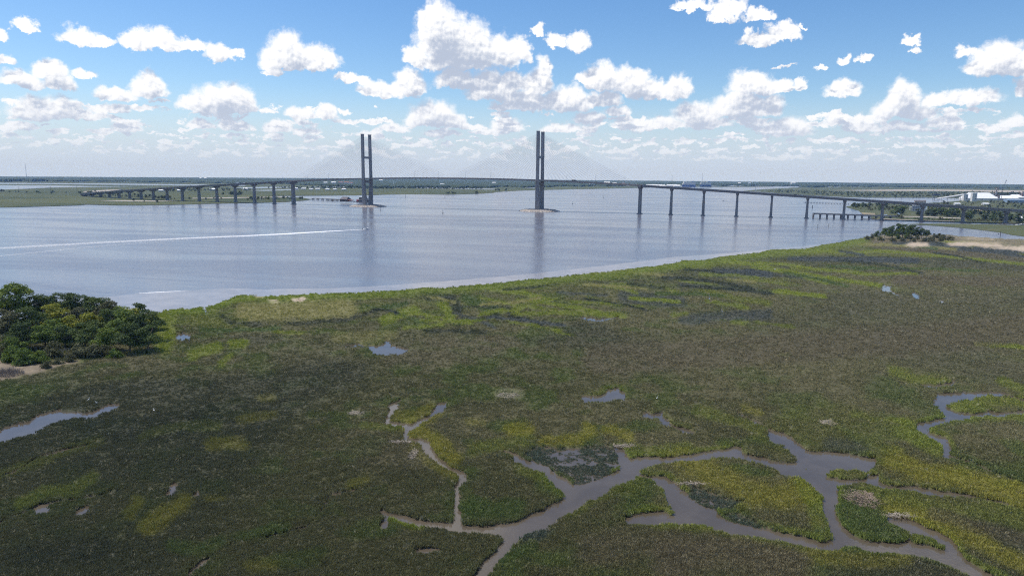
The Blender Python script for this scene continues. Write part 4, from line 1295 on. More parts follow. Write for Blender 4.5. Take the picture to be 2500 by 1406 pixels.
WP, DP, SP = paint('white_car_paint', (.78, .78, .77)), paint('black_car_paint', (.02, .02, .024)), paint('silver_car_paint', (.45, .46, .48))
for a in ((1403, 'truck', DP, -8, 'dark truck on the cable-stayed deck just right of the right pylon'),
          (765, 'van', DP, -8, 'dark van on the left side span, left of the left pylon'),
          (1690, 'van', WP, 4, 'white van on the right approach between the second and third piers'),
          (1698, 'car', WP, 8, 'white car close beside the white van on the right approach'),
          (1875, 'car', WP, -8, 'white car just above the fifth pier of the right approach'),
          (1943, 'van', DP, -8, 'dark van on the right approach, ahead of a white car'),
          (1953, 'car', WP, -4.5, 'white car following the dark van on the right approach'),
          (2118, 'van', WP, 4.5, 'white van on the right approach above the old fishing pier'),
          (569, 'truck', WP, 4.5, 'white truck on the left approach above a tall pier'),
          (557, 'car', SP, 4.5, 'silver car behind the white truck on the left approach'),
          (597, 'van', WP, -8, 'white van on the left approach, nearest the left side span'),
          (505, 'car', WP, 8, 'white car on the left approach well left of the white truck'),
          (349, 'car', WP, -4.5, 'white car low down on the left approach near the sand embankment'),
          (372, 'van', SP, 8, 'silver van low on the left approach just right of a white car'),
          (1040, 'car', SP, -4.5, 'silver car at the crest of the main span'),
          (1250, 'car', DP, -8, 'dark car on the main span left of the right pylon')):
    vehicle(*a)

# ================================================================== TREES
def crown_np(seed, n, rad, hgt, lobes, leaf, z0=0.0, flat=.75, outer=.62):
    """leaf sprays gathered in uneven clumps over the crown's volume"""
    r = np.random.default_rng(seed)
    cs = []
    for i in range(lobes):
        a = r.uniform(0, 2 * math.pi); q = math.sqrt(r.random()) * .78
        zz = r.uniform(.12, .92)
        w = 1 - .75 * max(0, zz - .4) / .6
        cs.append((q * rad * w * math.cos(a), q * rad * w * math.sin(a), z0 + zz * hgt, rad * r.uniform(.32, .52) * (1.1 - .3 * zz)))
    cs = np.array(cs)
    pick = r.choice(lobes, n, p=(cs[:, 3] ** 2) / (cs[:, 3] ** 2).sum())
    d = r.normal(0, 1, (n, 3)); d /= np.linalg.norm(d, axis=1)[:, None]
    d[:, 2] = np.where(d[:, 2] < -.25, -d[:, 2] * .6, d[:, 2])
    rr = cs[pick, 3] * (outer + (1.08 - outer) * r.random(n) ** .6)
    pos = cs[pick, :3] + d * rr[:, None] * np.array([1, 1, flat])
    # each spray: a bent quad facing roughly outwards
    nrm = d + r.normal(0, .55, (n, 3)); nrm /= np.linalg.norm(nrm, axis=1)[:, None]
    t = np.cross(nrm, r.normal(0, 1, (n, 3))); t /= np.linalg.norm(t, axis=1)[:, None] + 1e-6
    b = np.cross(nrm, t)
    sz = leaf * r.uniform(.55, 1.25, (n, 1))
    v = np.stack([pos - t * sz, pos - b * sz * .55 - nrm * sz * .12, pos + t * sz, pos + b * sz * .55 - nrm * sz * .12], 1)
    return v.reshape(-1, 3)
def trunk_mb(seed, h, rad, limbs=5, reach=.5, base_r=None):
    r = random.Random(seed)
    mb = MB()
    R0 = base_r or max(.18, h * .028)
    p = Vector((0, 0, -.3)); top = None
    lean = Vector((r.uniform(-.08, .08), r.uniform(-.08, .08), 1)).normalized()
    steps = 4
    for i in range(steps):
        q = p + (lean + Vector((r.uniform(-.1, .1), r.uniform(-.1, .1), 0))).normalized() * (h * .6 / steps)
        mb.tube(p, q, R0 * (1 - .17 * i), R0 * (1 - .17 * (i + 1)), 6)
        if i >= 1:
            for k in range(max(1, limbs // 3)):
                a = r.uniform(0, 6.28); l = rad * reach * r.uniform(.7, 1.2)
                e = q + Vector((math.cos(a) * l, math.sin(a) * l, l * r.uniform(.4, .9)))
                mb.tube(q, e, R0 * .42, R0 * .16, 5)
                e2 = e + Vector((math.cos(a + r.uniform(-.7, .7)) * l * .6, math.sin(a + r.uniform(-.7, .7)) * l * .6, l * .45))
                mb.tube(e, e2, R0 * .16, R0 * .05, 4)
        p = q
    return mb
def crown_mesh(name, *a, **k):
    v = crown_np(*a, **k)
    return np_mesh(name, v, quads=np.arange(len(v)).reshape(-1, 4))
# prototypes, unit design height given; scaled per tree
PT = {}
def proto(key, h, rad, n, lobes, leaf, z0f, flat=.75, limbs=6, seed=1):
    PT[key] = (trunk_mb(seed, h, rad, limbs).mesh('trunk'), crown_mesh('crown', seed * 7 + 1, n, rad, h * (1 - z0f), lobes, leaf, z0=h * z0f, flat=flat), h)
proto('oakA', 13, 6.0, 4200, 26, .36, .22, .7, 7, 1)
proto('oakB', 12, 5.4, 3800, 22, .36, .18, .72, 7, 2)
proto('tallA', 17, 5.4, 4200, 26, .36, .30, .8, 6, 3)
proto('roundA', 9, 4.4, 3000, 18, .33, .12, .8, 6, 4)
proto('roundB', 10, 4.8, 3200, 20, .33, .15, .75, 6, 5)
proto('bushA', 3.4, 3.2, 1500, 14, .26, .02, .7, 3, 6)
proto('bushB', 2.6, 2.6, 1200, 12, .24, .02, .7, 3, 7)
proto('cedar', 11, 3.2, 2600, 24, .30, .10, .8, 4, 8)
def mesh_with(me, m):
    key = (me.name, m.name)
    if key not in _mw:
        c = me.copy(); c.materials.clear(); c.materials.append(m); _mw[key] = c
    return _mw[key]
_mw = {}
_tr = random.Random(77)
def plant(key, leaf, px, py, hm, label, group, name='tree', cat='tree', z=.4, wide=1.0):
    tme, cme, h0 = PT[key]
    p = at(px, py, z)
    root = empty(name, p, _tr.uniform(0, 6.28))
    k = hm / h0
    if group == 'trees of the near left grove': wide *= 1.25
    root.scale = (k * wide, k * wide, k)
    link('trunk', mesh_with(tme, BARK), root)
    link('crown', mesh_with(cme, leaf), root)
    tag(root, label, cat, group)
    return root
GL = 'trees of the near left grove'
D_, M_, L_, O_ = LEAF_DARK, LEAF_MID, LEAF_LIME, LEAF_OLIVE
for a in (
 ('tallA', M_, 46, 806, 20.0, 'tallest bright green tree at the back left of the near grove', GL),
 ('oakA', D_, 2, 800, 16.0, 'dark oak left of the tallest tree at the back of the near grove', GL),
 ('oakB', D_, -70, 806, 15.0, 'dark oak at the photo\'s left edge behind the bare branches', GL),
 ('oakA', D_, 96, 796, 13.5, 'dark oak just right of the tallest tree in the near grove', GL),
 ('oakB', D_, 140, 792, 13.5, 'dark broad oak on the skyline of the near grove, second from the tallest tree', GL),
 ('oakA', D_, 178, 790, 13.5, 'highest dark crown in the middle of the near grove\'s back row', GL),
 ('oakB', D_, 215, 790, 12.5, 'dark oak right of middle in the near grove\'s back row', GL),
 ('oakA', D_, 250, 790, 11.5, 'dark oak at the right end of the near grove\'s back row', GL),
 ('roundB', L_, 136, 808, 12.0, 'lime green tree standing out among the dark oaks of the near grove', GL),
 ('roundA', O_, 190, 806, 9.5, 'greyish olive tree in the hollow of the near grove', GL),
 ('roundA', O_, 268, 800, 11.5, 'pale olive tree with thin top near the right end of the back row', GL),
 ('roundB', M_, 300, 806, 10.5, 'green tree behind the yellow-topped trees of the near grove', GL),
 ('roundB', L_, 326, 808, 10.0, 'yellow-green tree at the upper right of the near grove', GL),
 ('roundA', L_, 345, 812, 7.8, 'small bright yellow-green tree near the right tip of the near grove', GL),
 ('cedar', D_, 344, 802, 11.5, 'thin dark cedar poking above the right end of the near grove', GL),
 ('roundB', D_, 372, 806, 8.5, 'dark rounded tree at the right tip of the near grove', GL),
 ('oakB', O_, 20, 832, 12.5, 'olive tree beside the bare leaning branches at the left edge', GL),
 ('oakA', D_, 70, 830, 13.0, 'grey-green oak in the left middle of the near grove', GL),
 ('roundB', L_, 178, 828, 10.0, 'olive-lime tree left of the yellowest crown in the near grove', GL),
 ('roundA', LEAF_LIME, 222, 826, 10.5, 'yellowest crown in the middle of the near grove', GL),
 ('roundB', M_, 140, 834, 9.5, 'mid green tree in the centre of the near grove', GL),
 ('oakB', D_, 264, 826, 12.0, 'dark oak right of the yellowest crown', GL),
 ('oakA', M_, 308, 832, 12.5, 'mid green oak in the right half of the near grove', GL),
 ('oakB', D_, 352, 832, 12.0, 'dark oak close to the marsh at the near grove\'s right side', GL),
 ('oakA', D_, 60, 852, 10.0, 'dark shaded tree low at the left of the near grove\'s front row', GL),
 ('roundB', M_, 110, 850, 9.5, 'green tree at the front of the grove above the bright bush', GL),
 ('roundA', D_, 160, 850, 9.0, 'dark tree at the front of the grove behind the grey twiggy bush', GL),
 ('oakB', D_, 210, 852, 10.0, 'dark tree at the front middle of the near grove', GL),
 ('roundB', M_, 262, 858, 9.5, 'mid green tree at the front right of the near grove', GL),
 ('oakA', D_, 318, 860, 11.0, 'big dark tree filling the front right corner of the near grove', GL),
 ('oakB', D_, 362, 856, 9.5, 'dark tree at the front right edge of the near grove, next to the lime marsh', GL),
 ('oakA', D_, -120, 830, 15.0, 'dark oak just outside the left edge, partly seen in the near grove', GL),
): plant(*a)
GB = 'bushes in front of the near grove'
for a in (
 ('bushA', M_, 62, 892, 5.2, 'bright green bush at the front of the grove beside the brown beach', GB, 'bush', 'bush'),
 ('bushB', M_, 96, 886, 4.0, 'smaller green bush joined to the bright bush by the beach', GB, 'bush', 'bush'),
 ('bushA', M_, 24, 884, 5.0, 'dark green bush at the left edge above the grey brushwood', GB, 'bush', 'bush'),
 ('bushA', O_, 130, 872, 5.0, 'olive bush left of the grey twiggy bush', GB, 'bush', 'bush'),
 ('bushB', O_, 196, 872, 4.6, 'olive bush right of the grey twiggy bush', GB, 'bush', 'bush'),
 ('bushA', O_, 228, 872, 4.4, 'pale olive bush at the foot of the front middle trees', GB, 'bush', 'bush'),
 ('bushB', M_, 282, 872, 3.0, 'small green bush at the marsh edge below the big dark tree', GB, 'bush', 'bush'),
 ('bushA', O_, 170, 884, 2.6, 'wide low olive scrub on the brown beach right of the low scrubby bush', GB, 'bush', 'bush'),
 ('bushA', O_, 112, 900, 2.4, 'low olive scrub at the beach edge beside the bright bush', GB, 'bush', 'bush'),
 ('bushA', M_, 40, 866, 6.0, 'green bush behind the bright green bush at the front of the grove', GB, 'bush', 'bush'),
 ('bushB', O_, 140, 890, 2.2, 'low scrubby bush on the brown beach', GB, 'bush', 'bush'),
 ('bushB', O_, 252, 868, 3.6, 'olive bush between the front trees and the marsh', GB, 'bush', 'bush'),
 ('bushA', O_, 8, 870, 4.6, 'yellowish bush at the extreme left under the bare branches', GB, 'bush', 'bush'),
): plant(*a)
# bare, dead trees
def dead_tree(seed, h, spread, lean=(0, 0), n=7, r0=.22):
    r = random.Random(seed); mb = MB()
    def grow(p, d, l, rad, lev):
        q = p + d * l
        mb.tube(p, q, rad, rad * .6, 5)
        if lev == 0: return
        for k in range(2 if lev < 3 else 3):
            e = (d + Vector((r.uniform(-1, 1), r.uniform(-1, 1), r.uniform(-.2, .6))) * spread).normalized()
            grow(q, e, l * r.uniform(.55, .8), rad * .58, lev - 1)
    grow(Vector((0, 0, -.3)), Vector((lean[0], lean[1], 1)).normalized(), h * .34, r0, 4)
    return mb
def put_dead(px, py, h, spread, lean, label, group, seed, r0=.22, z=.4, name='dead_tree', cat='dead tree'):
    p = at(px, py, z)
    o = dead_tree(seed, h, spread, lean, r0=r0).build(name, DEADW, None)
    o.location = p
    tag(o, label, cat, group)
GD = 'bare dead trees'
put_dead(4, 822, 12, .55, (.5, 0), 'bare pale tree leaning at the photo\'s left edge in front of the near grove', GD, 4, .34)
put_dead(-18, 826, 11, .6, (.8, .1), 'second bare leaning trunk at the extreme left edge', GD, 9, .30)
put_dead(290, 796, 11, .5, (0, 0), 'thin bare treetop above the right end of the near grove', GD, 12, .15)
put_dead(152, 872, 4.6, .75, (0, 0), 'grey twiggy dead bush at the front of the near grove', GD, 15, .10, name='dead_bush', cat='dead bush')
put_dead(166, 868, 4.0, .75, (.2, 0), 'smaller grey dead bush touching the twiggy one', GD, 16, .08, name='dead_bush', cat='dead bush')
# grey brushwood at the lower left
def brush(px, py, w, h, n, seed, label):
    r = random.Random(seed); mb = MB()
    for i in range(n):
        a = r.uniform(0, 6.28); q = math.sqrt(r.random())
        x, y = w * q * math.cos(a), w * .7 * q * math.sin(a)
        l = h * (1.1 - .6 * q) * r.uniform(.5, 1)
        mb.tube((x, y, -.1), (x + r.uniform(-1, 1) * l * .7, y + r.uniform(-1, 1) * l * .7, l), .045, .02, 3)
    o = mb.build('brushwood', TWIG); o.location = at(px, py, .5)
    tag(o, label, 'brushwood')
brush(14, 916, 5.5, 3.0, 700, 3, 'heap of grey leafless brushwood on the brown beach at the left edge')
brush(-60, 915, 6, 2.6, 400, 4, 'grey brushwood running out of the photo at the left edge')

# the wooded hummock on the right shore
GI = 'trees of the wooded hummock on the right shore'
isl = [(2142,584,9,'oakB',D_,'leftmost dark tree on the wooded hummock'),(2160,583,12,'oakA',D_,'dark tree left of the hummock\'s top'),(2178,582,14,'oakB',D_,'dark tree just left of the hummock\'s highest crown'),
 (2191,582,17,'cedar',D_,'highest dark crown of the wooded hummock'),(2203,583,16,'oakA',D_,'dark tree just right of the hummock\'s highest crown'),(2218,582,14.5,'oakB',D_,'dark tree in the middle of the hummock\'s top'),
 (2226,581,14.5,'oakA',D_,'second dark tree from the hummock\'s middle towards the right'),(2238,582,13,'cedar',D_,'feathery dark tree on the hummock\'s right shoulder'),(2250,582,11.5,'oakB',D_,'dark tree on the hummock\'s right slope'),
 (2262,582,9.5,'oakA',D_,'last dark tree on the hummock\'s right slope'),(2170,586,10,'oakA',D_,'dark front tree at the hummock\'s left centre'),(2190,588,8,'roundA',D_,'low dark tree in front of the highest crown'),
 (2212,587,9,'oakB',D_,'dark front tree at the hummock\'s centre'),(2222,588,6.5,'roundB',O_,'olive tree in front of the hummock\'s centre'),(2205,590,4.5,'bushA',O_,'olive bush at the hummock\'s front foot'),
 (2240,587,6.5,'roundA',O_,'olive tree at the hummock\'s right front'),(2280,585,7,'roundB',O_,'olive tree right of the dark hummock trees'),(2292,585,7,'roundA',O_,'second olive tree on the hummock\'s right tail'),
 (2305,586,5.5,'bushA',O_,'olive bush on the hummock\'s right tail'),(2318,587,4.5,'bushB',O_,'last bush at the hummock\'s right end'),(2128,585,6,'roundA',O_,'olive tree at the hummock\'s left end'),
 (2118,586,4,'bushA',O_,'olive bush at the hummock\'s left tip'),(2150,588,4,'bushB',O_,'low olive bush at the hummock\'s left front'),(2232,591,3.5,'bushA',O_,'low olive bush at the hummock\'s middle front'),
 (2256,590,4,'bushA',O_,'low olive bush near the dead branches on the hummock\'s right'),(2180,590,3.5,'bushB',O_,'small bush left of the hummock\'s middle foot'),(2270,589,4.5,'bushB',O_,'bush below the last dark tree of the hummock'),
 (2296,589,3.8,'bushA',O_,'bush in front of the hummock\'s tail')]
for x, y, h, k, m, lab in isl:
    b = k.startswith('bush')
    plant(k, m, x, y, h, lab, GI, 'bush' if b else 'tree', 'bush' if b else 'tree', .45)
for i, (x, y, h, lab) in enumerate(((2118,586,7,'pale dead tree at the left end of the wooded hummock'),(2152,587,9,'pale dead tree against the dark trees of the hummock\'s left half'),
   (2256,588,7,'pale dead branches on the right front of the hummock'),(2272,588,6,'pale dead tree at the hummock\'s right tail'),(2108,584,4,'bare snag at the water\'s edge left of the hummock'),(2128,583,9,'thin bare stem above the hummock\'s left slope'),(2310,587,5,'grey dead bush at the hummock\'s right end'))):
    put_dead(x, y, h, .7, (0, 0), lab, GD, 30 + i, .2)

# ---- far trees: one small mesh each (crown and stem), shared
def far_proto(seed, h, rad, n, lobes, leaf):
    v = crown_np(seed, n, rad, h * .88, lobes, leaf, z0=h * .08, flat=.8, outer=.5)
    t = trunk_mb(seed, h, rad, 2, base_r=.25)
    m = MB(); m.v = [tuple(p) for p in v.tolist()]; m.f = [tuple(range(i * 4, i * 4 + 4)) for i in range(len(v) // 4)]
    nl = len(m.f)
    m.add(t.v, t.f)
    me = m.mesh('tree')
    return me, nl
FP = [far_proto(90 + i, h, r_, 420, 12, .75) for i, (h, r_) in enumerate(((10, 4.6), (9, 4.0), (11, 4.4), (7.5, 4.2)))]
def far_mesh(i, leaf):
    key = (i, leaf.name)
    if key not in _mw:
        me, nl = FP[i]
        c = me.copy(); c.materials.append(leaf); c.materials.append(BARK)
        mi = np.zeros(len(c.polygons), np.int32); mi[nl:] = 1
        c.polygons.foreach_set('material_index', mi)
        _mw[key] = c
    return _mw[key]
ft = random.Random(5)
def far_tree(px, py, h, leaf, label, group, z=.9):
    o = link('tree', far_mesh(ft.randrange(4), leaf))
    o.location = at(px, py, z)
    k = h / 9.5
    o.scale = (k * ft.uniform(1.05, 1.55), k * ft.uniform(1.05, 1.55), k)
    o.rotation_euler = (0, 0, ft.uniform(0, 6.28))
    tag(o, label, 'tree', group)
def in_poly(x, y, pts):
    c = False
    for i in range(len(pts)):
        (xa, ya), (xb, yb) = pts[i], pts[(i + 1) % len(pts)]
        if (ya > y) != (yb > y) and x < (xb - xa) * (y - ya) / (yb - ya) + xa: c = not c
    return c
def wood(n, poly, h0, h1, leaves, label, group, z=.9, seed=1):
    r = random.Random(seed)
    x0, x1 = min(p[0] for p in poly), max(p[0] for p in poly); y0, y1 = min(p[1] for p in poly), max(p[1] for p in poly)
    k = 0
    while k < n:
        x, y = r.uniform(x0, x1), r.uniform(y0, y1)
        if in_poly(x, y, poly) and not (2210 < x < 2264 and 505 < y < 527):
            lab = label
            if n >= 14:
                side = ('left part', 'middle', 'right part')[min(2, int(3 * (x - x0) / (x1 - x0)))]
                lab = label + ', ' + side + (', front' if y > (y0 + y1) / 2 else ', back')
            far_tree(x, y, r.uniform(h0, h1), r.choice(leaves), lab, group, z); k += 1
GR = 'trees of the right bank'
wood(16, [(2072,505),(2085,502),(2160,501),(2165,506),(2110,508),(2082,508)], 7, 11, [LEAF_FAR, LEAF_FAR, M_], 'green tree in the clump at the tip of the right bank', GR, seed=1)
wood(44, [(2172,521),(2200,517),(2260,519),(2345,524),(2345,531),(2260,528.5),(2190,527)], 8, 13, [LEAF_FAR, LEAF_FAR, D_], 'dark green tree in the row behind the pale bank road', GR, seed=2)
wood(64, [(2345,527),(2390,521),(2440,523),(2500,520),(2600,524),(2600,546),(2500,545),(2440,544),(2390,541),(2345,538.5)], 8, 13, [LEAF_FAR, D_, LEAF_FAR], 'dark green tree in the dense wood under the bridge\'s right end', GR, seed=3)
wood(40, [(2110,510),(2200,508),(2300,508),(2345,512),(2340,519),(2250,514),(2160,516)], 5, 9, [LEAF_FAR, O_, M_], 'olive green tree in the scrub around the pale apartment block', GR, seed=4)
wood(26, [(2100,499),(2160,498.5),(2300,500),(2400,504),(2500,506),(2500,510),(2380,508),(2250,505)], 5, 8, [LEAF_FAR, O_], 'small green tree in the scrub beyond the bridge deck', GR, seed=5)
wood(16, [(2300,497),(2420,494),(2500,497),(2500,503),(2400,501)], 5, 8, [LEAF_FAR, O_], 'small green tree in front of the white warehouses', GR, seed=6)
plant('roundB', O_, 2191, 533.5, 8, 'lone round grey-green tree on the grassy point by the pier', GR, 'tree', 'tree', 1.0)
plant('bushA', O_, 2202, 534, 4.5, 'bush beside the lone round tree on the grassy point', GR, 'bush', 'bush', 1.0)
plant('bushA', O_, 2296, 537, 4.0, 'pale bush by the pale road under the bridge', GR, 'bush', 'bush', 1.0)
plant('bushB', M_, 2312, 538, 3.6, 'green bush by the pale road under the bridge', GR, 'bush', 'bush', 1.0)
GLB = 'trees of the left bank'
wood(30, [(205,476),(250,478),(330,482),(330,478),(270,473),(220,469)], 6, 10, [LEAF_FAR, LEAF_FAR, D_], 'dark tree in the thicket at the foot of the left approach', GLB, seed=7)
wood(22, [(330,484),(420,488),(420,484.5),(345,480)], 6, 9, [LEAF_FAR, D_], 'dark tree between the low piers of the left approach', GLB, seed=8)
wood(24, [(600,489.5),(700,488),(745,487.4),(745,485.4),(660,485),(600,487)], 5, 8, [LEAF_FAR, D_], 'dark tree on the spit beside the wooden dock', GLB, seed=9)
wood(8, [(420,487.5),(600,489),(600,486.6),(430,485)], 4, 6, [LEAF_FAR, O_], 'small tree along the sand road below the left approach', GLB, seed=10)
wood(16, [(0,470),(100,473),(200,474.5),(200,471),(100,469.5),(0,467.5)], 5, 9, [LEAF_FAR, D_], 'dark tree in the row at the left edge of the far marsh', GLB, seed=11)
far_tree(327, 491.5, 6.5, LEAF_FAR, 'small dark tree alone on the left shore, left of two', GLB)
far_tree(352, 494.0, 4.5, LEAF_FAR, 'low bush between two small trees on the left shore', GLB)
far_tree(383, 495.0, 7.0, LEAF_FAR, 'round dark tree alone on the left shore, right of two', GLB)
wood(14, [(540,477.6),(575,478.4),(610,477.4),(600,475.2),(570,474.6)], 9, 13, [LEAF_FAR, D_], 'tree of the dark tree island in the far marsh', 'trees of the marsh islands', seed=12)
wood(6, [(1088,473.6),(1112,474.2),(1112,472.8),(1090,472.6)], 6, 9, [LEAF_FAR, D_], 'tree of the left islet on the far shore between the pylons', 'trees of the marsh islands', seed=13)
wood(5, [(1160,472.6),(1178,472.9),(1178,471.6),(1162,471.4)], 6, 9, [LEAF_FAR, D_], 'tree of the middle islet on the far shore between the pylons', 'trees of the marsh islands', seed=14)
wood(8, [(1202,466.4),(1238,466.8),(1238,464.8),(1204,464.8)], 7, 10, [LEAF_FAR, D_], 'tree of the islet on the far shore just left of the right pylon', 'trees of the marsh islands', seed=15)
# scrub woods too far and dense to count
def scrub_mass(name, polys, n, h0, h1, seed, leaf, z=.9):
    r = random.Random(seed)
    vs = []
    protos = [crown_np(300 + i, 46, 4.4, 8, 7, 1.5, z0=.2, flat=.8, outer=.4) for i in range(4)]
    for poly, cnt in zip(polys, n):
        x0, x1 = min(p[0] for p in poly), max(p[0] for p in poly); y0, y1 = min(p[1] for p in poly), max(p[1] for p in poly)
        k = 0
        while k < cnt:
            x, y = r.uniform(x0, x1), r.uniform(y0, y1)
            if in_poly(x, y, poly):
                p = at(x, y, z); s_ = r.uniform(h0, h1) / 8
                vs.append(protos[r.randrange(4)] * s_ + np.array(p)); k += 1
    v = np.concatenate(vs)
    o = link(name, np_mesh(name, v, quads=np.arange(len(v)).reshape(-1, 4)), None, leaf)
    o['kind'] = 'stuff'
scrub_mass('scrub_woodland', [[(1880,470),(1960,474),(2060,479),(2120,482),(2300,482.6),(2380,484.5),(2500,487),(2700,490),(2700,472),(2500,470.5),(2300,470),(2100,470.5),(1980,467.5),(1890,465)],
                        [(2380,479),(2700,480),(2700,472),(2480,471)], [(1620,453),(2500,460),(2500,461.5),(1620,454)]], [900, 350, 120], 5, 9, 4, LEAF_FAR)
scrub_mass('far_bank_woodland', [[(640,460),(760,462),(830,461),(900,462),(900,458),(820,456.5),(760,459.5)],[(330,466),(480,463),(640,465),(620,467),(420,469)],
                        [(880,463),(1000,461.5),(1080,462.4),(1180,463),(1180,461),(1000,459.8),(900,459.5)]], [160, 60, 220], 6, 11, 6, LEAF_FAR)

scrub_mass('bank_scrub', [[(2085,503),(2150,499),(2300,497),(2400,494),(2700,496),(2700,520),(2500,520),(2345,524),(2345,517),(2200,514),(2110,516)],
                          [(2200,534),(2340,538),(2345,541),(2250,538)], [(2340,540),(2500,545),(2600,547),(2600,542),(2400,538)], [(206,479),(330,483),(420,488.5),(420,486),(300,479)]], [620, 40, 120, 120], 2.2, 4.5, 9, LEAF_OLIVE)

# ================================================================== BOATS, DOCKS, BUILDINGS, MARKERS
def facing(px, py, z=0):
    return at(px, py, z)
def loc_obj(name, label, cat, px, py, z=0.0, rz=0.0, group=None):
    r = empty(name, at(px, py, z), rz)
    tag(r, label, cat, group)
    return r

# ---- motor boat and its wake
def motor_boat(px, py, L, rz, label, dark_top=True):
    root = loc_obj('motor_boat', label, 'boat', px, py, 0, rz, 'boats under way')
    k = L / 8
    sec = []
    for x, w, zb, zt in ((-4, 1.15, -.15, .95), (-2, 1.3, -.25, 1.0), (0, 1.3, -.25, 1.1), (2, 1.0, -.15, 1.3), (3.4, .45, .2, 1.5), (4.1, .06, .8, 1.6)):
        sec.append([(x * k, -w * k, zt * k), (x * k, -w * .75 * k, (zb + .3) * k), (x * k, 0, zb * k), (x * k, w * .75 * k, (zb + .3) * k), (x * k, w * k, zt * k)])
    MB().loft(sec).build('hull', WHITE, root)
    MB().box((-.3 * k, 0, 1.35 * k), (1.3 * k, 1.0 * k, .8 * k)).build('console', WHITE, root)
    MB().box((.2 * k, 0, 1.95 * k), (.08 * k, 1.0 * k, .5 * k)).build('windscreen', GLASSD, root)
    for x in (-1, .5):
        for y in (-.8, .8):
            MB().tube((x * k, y * k, 1 * k), (x * k, y * k * .9, 2.9 * k), .05 * k, n=5).build('post', STEEL, root)
    MB().box((-.25 * k, 0, 2.95 * k), (2.2 * k, 1.9 * k, .12 * k)).build('canopy', DARKM if dark_top else WHITE, root)
    MB().box((-4.3 * k, 0, .9 * k), (.5 * k, .45 * k, 1.2 * k)).build('outboard_motor', DARKM, root)
    return root
def foam_mat():
    m, M, b, out = mat_new('wake_foam')
    pos = M.n('ShaderNodeNewGeometry').outputs['Position']
    uv = M.n('ShaderNodeAttribute'); uv.attribute_name = 'dens'; uv.attribute_type = 'GEOMETRY'
    nz = M.noise(pos, .55, 4, .7).outputs['Fac']
    f = M.smooth(M.math('ADD', nz, M.math('MULTIPLY', M.math('SUBTRACT', uv.outputs['Fac'], .5), 1.25)), .30, .85)
    b.inputs['Base Color'].default_value = (.8, .81, .82, 1)
    b.inputs['Roughness'].default_value = .8
    tr = M.n('ShaderNodeBsdfTransparent')
    mx = M.n('ShaderNodeMixShader'); M.put(mx.inputs[0], f)
    m.node_tree.links.new(tr.outputs[0], mx.inputs[1]); m.node_tree.links.new(b.outputs[0], mx.inputs[2])
    m.node_tree.links.new(mx.outputs[0], out.inputs['Surface'])
    return m
FOAM = foam_mat()
def wake(px_pts, widths, dens, name='boat_wake', z=.06):
    """foam strip on the water: dense behind the boat, thinning away; three rows so that it is ragged at the rims"""
    P = [at(x, y, z) for x, y in px_pts]
    # resample
    L = [0.0]
    for a, b in zip(P[:-1], P[1:]): L.append(L[-1] + (b - a).length)
    n = int(L[-1] / 4) + 2
    t = np.linspace(0, L[-1], n)
    X = np.interp(t, L, [p.x for p in P]); Y = np.interp(t, L, [p.y for p in P])
    Wd = np.interp(t, L, widths); Dn = np.interp(t, L, dens)
    dx, dy = np.gradient(X), np.gradient(Y); l = np.hypot(dx, dy); nx, ny = -dy / l, dx / l
    rows, ds = [], []
    for k, dd in ((-1, .0), (-.55, .8), (0, 1), (.55, .8), (1, .0)):
        rows.append(np.stack([X + nx * Wd * k, Y + ny * Wd * k, np.full(n, z)], 1)); ds.append(Dn * dd)
    co = np.concatenate(rows); d = np.concatenate(ds)
    idx = np.arange(5 * n).reshape(5, n)
    q = np.stack([idx[:-1, :-1], idx[:-1, 1:], idx[1:, 1:], idx[1:, :-1]], -1).reshape(-1, 4)
    me = np_mesh(name, co, quads=q)
    me.attributes.new('dens', 'FLOAT', 'POINT').data.foreach_set('value', d.astype(np.float32))
    o = link(name, me, None, FOAM)
    o['kind'] = 'stuff'
def heading(p, q):
    a, b = at(*p), at(*q)
    return math.atan2(b.y - a.y, b.x - a.x)
motor_boat(893, 560, 8.2, heading((700, 571.5), (893, 560)), 'white motor boat with dark canopy speeding ahead of a long white wake')
wake([(893,560.2),(850,562.3),(800,565),(700,571),(600,576),(450,582),(250,592),(0,606),(-300,624)], [1.4,3.4,6.5,11,13,15,16,17,17], [1.0,1.0,.96,.80,.68,.61,.56,.54,.5])
wake([(700,571.5),(450,586),(250,600),(0,625),(-300,655)], [.5,3,4.5,5.5,5.5], [.1,.5,.5,.5,.45])
wake([(700,570),(450,578),(250,584),(0,594),(-300,606)], [.5,1.5,2.5,3,3], [.1,.38,.42,.42,.4])
motor_boat(1766, 491, 9.5, heading((1700, 492), (1766, 491)), 'small white motor boat beyond the right approach, heading right', False)
wake([(1762,491.1),(1730,491.8),(1690,492.6),(1600,494),(1500,495.6),(1380,498)], [1.2,2.0,2.4,2.6,2.6,2.6], [.95,.8,.45,.3,.25,.15])
motor_boat(1597, 468.4, 9, heading((1560, 471), (1597, 468.4)), 'tiny distant white boat behind the first pier of the right approach', False)
wake([(1596,468.5),(1570,470),(1530,473),(1480,477),(1400,482)], [1.5,2.6,3,3,3], [.9,.6,.35,.25,.15])

wake([(330,716.5),(370,714),(430,711),(480,708)], [1.2,2.0,1.6,.8], [.5,.8,.7,.3], 'shore_foam')
